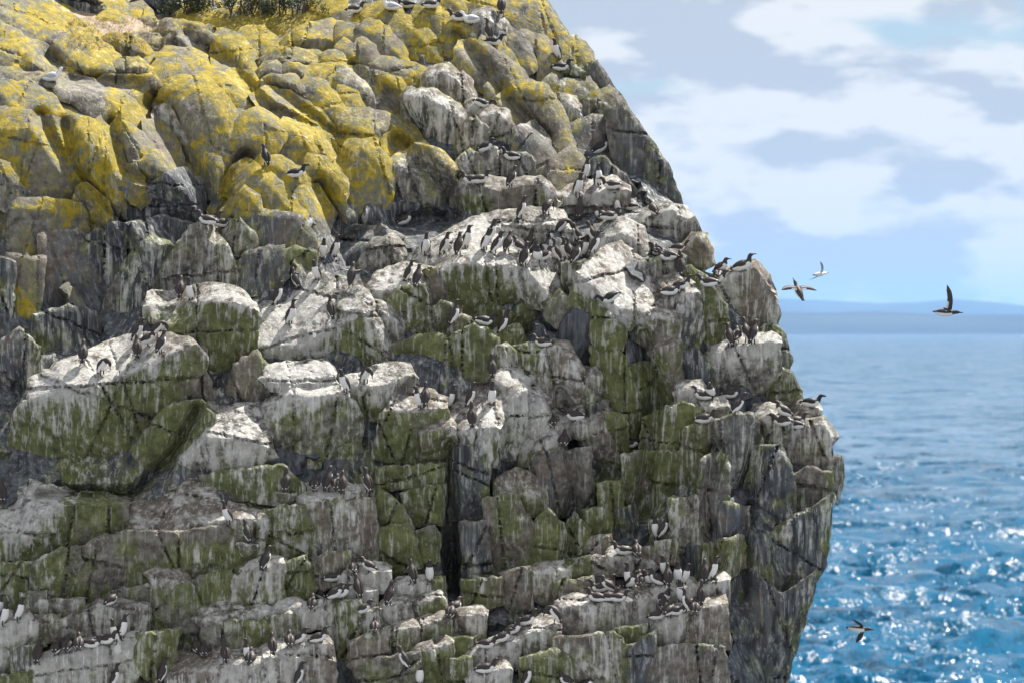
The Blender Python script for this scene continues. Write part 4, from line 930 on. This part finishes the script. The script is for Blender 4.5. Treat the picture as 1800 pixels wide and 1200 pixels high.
BIRDS = """
# cluster | where-phrase ; birds: reg x y pose facing [lean] [size]
perch|on the yellow crag
A 1400 862 Uz bl
A 1565 925 Sz r
gully|in the gully under yellow crag
A 1050 1195 S l
A 1115 1190 S r
A 1175 1195 S r
topgull|on the yellow clifftop rocks
A 280 425 Q r
crest|along the crest of the cliff
B 75 62 S r
B 260 48 Q l
B 345 42 Sz l
B 480 40 S r
B 845 75 U b
B 690 112 Q l
B 615 105 S l
skyline|on boulders near the skyline
B 768 205 U bl
B 805 228 Sz r
B 1135 305 U fl
B 1160 358 Sz r
B 1385 775 Sz r 25 1.15
upper|on boulders above the crowded shelf
B 735 553 Sz r -25
B 765 812 Hz r
B 900 828 Sz l
B 680 962 S l
B 735 962 S r
B 898 988 U br
B 342 1188 H r
nose|at right end of crowded shelf
B 1310 945 U fr
B 1372 978 U fr 12
B 1268 1035 U fr
B 1425 1003 S l
B 1255 1152 N b
B 1362 1165 H l
B 1415 1160 S r
B 1450 1112 U fl
B 1520 1102 S l
B 1650 1135 H bl
shelf|on the crowded white shelf
B 960 1148 U r
B 1092 1132 B br
D 462 135 U fr 10
D 552 132 U r
D 625 137 U br
D 668 108 U fr
D 765 118 U fr
D 820 137 U r
D 880 127 U br
D 800 75 U r
D 932 132 H bl
D 972 192 U br
D 998 120 U br
D 1035 172 H f
D 1080 172 H r
D 1128 172 N l
D 1168 172 N l
D 1205 175 N bl
D 1240 187 U br
D 1290 158 U fr
D 1345 135 U r
D 1250 85 U l
D 1320 75 U l
D 1170 15 B r
spread|on slope left of crowded shelf
D 362 282 U r
D 405 327 U br
D 52 300 W b
C 1700 160 U f
C 1778 160 U fr 8
C 1668 276 U fl
C 1565 316 U bl
C 1475 402 U r
C 1540 506 N fr
C 1738 472 N bl
mid|on green wall below the shelf
D 605 505 N r
D 768 495 Sz r -12
D 875 546 N r
D 1070 625 S l
D 1412 398 Sz l -35
rightcol|on white blocks near right edge
D 1662 145 S b
D 1738 150 S l
D 1792 205 U b
D 1738 352 S r
G 470 445 S l
G 535 455 S l
G 592 408 S r
G 612 528 U b
G 600 622 S r
G 735 598 S l
G 765 585 S r
G 790 560 S b
G 810 535 H r
tip|on outermost block against the sky
G 925 518 S r 8 1.12
fourrow|on ledge below the outermost block
G 842 922 U bl
G 885 900 H b
G 932 900 N bl
G 978 900 U br
notch|in notch above right-hand pillar
G 690 1192 S l
G 748 1195 H f
G 855 1188 S r
H 705 82 N r -12
H 555 127 S r
corner|on outer right corner ledge
H 900 75 H l
H 898 108 S l
H 930 122 S l
H 958 108 S r
H 1022 42 Sz r -10
left|on the long left sloping ledge
C 435 712 U b
C 545 772 B fr
C 722 682 U b
C 728 590 U r
C 785 612 H r
C 855 652 U br
C 838 572 B r
C 1000 387 N fl
C 950 372 U b
midledge|on the pale middle ledges
D 135 826 B fr
D 14 866 U fl
D 405 946 U fl
D 445 948 N b
D 575 952 N fr
D 690 937 N r
D 795 802 N b
D 795 937 N f
D 690 1062 N b
D 1095 1032 H b
D 1220 1012 S l
D 1175 1132 H b
D 1500 1142 Sz r
slab|on streaked slabs at lower left
E 12 237 U b
E 1510 196 N b
E 1225 362 N fl
E 1300 462 U bl
E 1430 600 U br
E 590 806 H br
E 105 866 U fr
E 4 850 U r
E 28 900 U fr
bottomleft|on the bottom left ledge
E 215 1102 U b
E 298 1062 H b
E 358 1038 H b
E 412 1018 H b
E 490 1003 S r
E 556 985 S r
E 610 978 U fl
E 655 972 U fr
bottommid|on pale ledge bottom left-centre
E 1038 1042 H b
E 1075 1052 H b
E 1185 1102 U b
E 1300 1132 N fl
E 1325 1092 H b
E 1435 1052 U b
E 1525 1003 H b
E 1590 985 H r
E 1690 972 S r 12
bottomedge|at the bottom edge
E 700 1205 N bl
E 760 1200 H b
E 800 1200 U b
E 850 1195 U br
E 600 1215 U r
E 1590 1215 U r
F 310 1215 U l
F 410 1215 U f
F 990 1225 U r
F 1180 1222 H l
F 1300 1225 H r
stairs|on stair-like green blocks below
E 1660 180 H b
E 1730 178 U br
E 1780 175 H b
F 135 192 N bl
F 8 185 U b
E 1760 662 S r
E 1650 806 H b
E 1672 745 H bl
E 1785 752 H r
F 65 626 H b
F 140 616 H l
F 20 735 H r
F 85 722 U bl
F 255 797 U br
F 370 682 U bl
F 465 662 U f
F 110 847 H r
F 178 882 H b
F 605 832 H br
F 568 897 H b
diagonal|on diagonal ledge beside dark cleft
F 990 885 S r 15
F 915 935 S r 12
F 865 992 H r
F 775 1018 S r
F 768 1142 S r
F 1112 880 B l
pair|on step above the big huddle
F 1480 528 S l
F 1560 526 H b
F 1670 462 U fl
F 1702 464 N r
huddle|in the big bottom-right huddle
Z 285 580 S l
Z 425 572 S r
Z 535 572 S r
Z 290 440 S l
Z 390 470 H l
Z 400 350 H r
Z 530 410 H b
Z 610 435 N fl
Z 685 420 H fr
Z 745 400 H b
Z 840 388 H fl
Z 905 392 H l
Z 1035 402 U b
Z 1000 330 U fl
Z 1155 402 U f
Z 1225 402 U fr
Z 1440 362 U b
Z 1530 352 U fr
lowhuddle|in huddle on the lowest step
Z 1390 602 N b
Z 990 590 H fr
Z 1160 590 U fl
Z 950 740 S r
Z 1060 720 H br
Z 1130 700 S r
Z 1215 692 U l
Z 1325 682 H b
Z 1000 660 H b
"""
cl = None; PHR = {}
for line in BIRDS.strip().split('\n'):
    if line.startswith('#'): continue
    if '|' in line: cl, ph = line.split('|'); PHR[cl] = ph; continue
    q = line.split(); bird(q[0], float(q[1]), float(q[2]), q[3], q[4], float(q[5]) if len(q) > 5 else 0.0, float(q[6]) if len(q) > 6 else 1.0, cl)
ORD = ['leftmost such', 'second such from left', 'third such from left', 'fourth such from left', 'fifth such from left', 'sixth such from left', 'seventh such from left', 'eighth such from left', 'ninth such from left']
LOOK = {'U': 'standing', 'N': 'long-necked standing', 'S': 'crouching', 'H': 'hunched', 'B': 'bowing', 'W': 'wing-spreading', 'Q': 'resting pale'}
FACE = {'f': 'belly forward', 'b': 'back turned', 'r': 'facing right', 'l': 'facing left', 'fr': 'angled right', 'fl': 'angled left', 'br': 'looking away right', 'bl': 'looking away left'}
def label_birds():
    for c in PHR:
        bs = sorted([b for b in ALL if b['cl'] == c], key=lambda b: b['px']); seen = {}
        for b in bs: seen.setdefault((b['code'], b['face']), []).append(b)
        for b in bs:
            same = seen[(b['code'], b['face'])]; i = same.index(b); kind = 'gull' if b['code'][0] == 'Q' else 'razorbill' if b['code'].endswith('z') else 'guillemot'
            od = '' if len(same) == 1 else ', ' + ORD[i] if i < len(same) - 1 else ', rightmost such'
            b['label'] = '%s %s %s%s, %s' % (LOOK[b['code'][0]], kind, FACE[b['face']], od, PHR[c])
label_birds()
def place(b, loc, rot, scale, group, cat):
    root = bpy.data.objects.new(NAMES[cat], None); S.collection.objects.link(root); root.location = loc; root.rotation_euler = rot; root.scale = (scale,) * 3
    root['label'] = b['label']; root['category'] = cat; root['group'] = group
    for nm, me in POSES[b['code']]:
        o = bpy.data.objects.new(nm, me); S.collection.objects.link(o); o.parent = root
    return root
NAMES = {'guillemot': 'guillemot', 'razorbill': 'razorbill', 'gull': 'gull'}
rb = np.random.RandomState(21); missed = 0
def ground(p, up=.3, down=.35):
    h = SURF.ray_cast(p + Vector((0, 0, up)), Vector((0, 0, -1)), up + down)
    return h[0] if h[0] is not None and h[1].z > .2 else None
def ledge_mesh(seed):
    """a small broken shelf of rock that carries a bird: a rough wedge, deep end buried in the face"""
    r = np.random.RandomState(seed); n = 9; vv, ff = [], []
    for ring, (z, k) in enumerate(((0.0, 1.0), (-.035, 1.06), (-.11, .8), (-.21, .3))):
        for i in range(n):
            a_ = math.pi + math.pi * i / (n - 1); q = 1 + r.normal(0, .10); vv.append((math.cos(a_) * .19 * k * q, math.sin(a_) * .13 * k * q + .04, z + r.normal(0, .008)))
        vv.append((.20 * k, .6, z + .05)); vv.append((-.20 * k, .6, z + .05))
    m_ = n + 2; ff.append(tuple(range(m_)))
    for ring in range(3):
        for i in range(m_): j = (i + 1) % m_; ff.append((ring * m_ + i, (ring + 1) * m_ + i, (ring + 1) * m_ + j, ring * m_ + j))
    ff.append(tuple(3 * m_ + i for i in range(m_))[::-1])
    me = bpy.data.meshes.new('rock_ledge'); me.from_pydata(vv, [], ff); me.update()
    at = me.attributes.new('m1', 'FLOAT_COLOR', 'POINT'); at.data.foreach_set('color', [c for v in vv for c in ((.62, .1, 0, 1) if v[2] > -.02 else (.34, .45, 0, 1))])
    at = me.attributes.new('m2', 'FLOAT_COLOR', 'POINT'); at.data.foreach_set('color', [c for v in vv for c in (.3, 1.0 if v[2] > -.02 else 0.0, .4, 1)]); me.materials.append(ROCK); return me
LEDGES = [ledge_mesh(90 + i) for i in range(6)]; n_ledge = 0; LEDGE_AT = []
OFFS = sorted([(dx, dy) for dx in range(-12, 13, 3) for dy in range(-18, 19, 3)], key=lambda q: q[0] ** 2 + q[1] ** 2)
for b in ALL:
    best = None
    for dx, dy in OFFS:
        loc, nrm = hit(b['px'] + dx, b['py'] + dy)
        if loc is None or nrm.z < .40: continue
        p = loc + (CAM - loc).normalized() * .045; gnd = ground(p, .12, .2)
        if gnd is not None and abs(gnd.z - loc.z) < .12: best = gnd; break
    if best is None:                                    # a steep face: the bird stands on a small shelf broken out of it
        loc, nrm = hit(b['px'], b['py'])
        if loc is None: missed += 1; continue
        p = loc + Vector((0, -.10, 0))
        near = [q for q in LEDGE_AT if abs(q.x - p.x) < .13 and abs(q.z - p.z) < .05]
        if near: p.z = near[0].z; p.y = near[0].y
        else:
            o = bpy.data.objects.new('rock_ledge', LEDGES[n_ledge % 6]); S.collection.objects.link(o); o.parent = cliff; o.location = p + Vector((0, .03, 0)); o.rotation_euler = (0, R(rb.uniform(-8, 8)), R(rb.uniform(-14, 14))); o.scale = (rb.uniform(.85, 1.3), 1, rb.uniform(.8, 1.3)); n_ledge += 1; LEDGE_AT.append(p.copy())
        best = p
    loc = best - Vector((0, 0, .006))
    yaw = R(YAW[b['face']] + rb.uniform(-14, 14)); cat = 'gull' if b['code'][0] == 'Q' else 'razorbill' if b['code'].endswith('z') else 'guillemot'
    place(b, loc, (R(rb.uniform(-3, 3)), R(-b['lean'] + rb.uniform(-6, 6)), yaw), b['size'] * rb.uniform(1.02, 1.13), 'seabirds ' + PHR[b['cl']], cat)
print('ledges', n_ledge)
print('birds', len(ALL), 'missed', missed)
for px, py, code, rot, sc, lb, cat in ((1404, 512, 'F1', (R(0), R(-52), R(125)), 1.05, 'flying guillemot with wings held straight out, seen against the sky', 'guillemot'),
        (1441, 482, 'F4', (R(-38), R(-6), R(25)), .72, 'pale gull gliding far out behind the flying guillemot', 'gull'),
        (1662, 549, 'F2', (R(8), R(4), R(-12)), 1.12, 'flying guillemot with one wing raised high, in front of the far hills', 'guillemot'),
        (1508, 1104, 'F3', (R(-16), R(6), R(-8)), 1.05, 'flying guillemot with lowered wings, low over the sea at the bottom', 'guillemot')):
    place(dict(label=lb, code=code), unproj(px, py, 3.0 if cat != 'gull' else 12.0), rot, sc, 'seabirds in flight', cat)

# ---------------------------------------------------------------- the air
hz = bpy.data.meshes.new('haze'); x0, x1, y0, y1, z0, z1 = -160000, 160000, -160, 160000, -6, 1250
hz.from_pydata([(x0, y0, z0), (x1, y0, z0), (x1, y1, z0), (x0, y1, z0), (x0, y0, z1), (x1, y0, z1), (x1, y1, z1), (x0, y1, z1)], [], [(0, 3, 2, 1), (4, 5, 6, 7), (0, 1, 5, 4), (1, 2, 6, 5), (2, 3, 7, 6), (3, 0, 4, 7)])
hm = bpy.data.materials.new('haze_air'); hm.use_nodes = True; ht = hm.node_tree; ht.nodes.clear(); ho = N(ht, 'ShaderNodeOutputMaterial'); pv = N(ht, 'ShaderNodeVolumePrincipled')
pv.inputs['Color'].default_value = (0.33, 0.6, 1.0, 1); pv.inputs['Density'].default_value = 8.5e-6; pv.inputs['Anisotropy'].default_value = 0.2
ht.links.new(pv.outputs[0], ho.inputs['Volume']); ho_ = link('haze', hz, hm); ho_['kind'] = 'stuff'
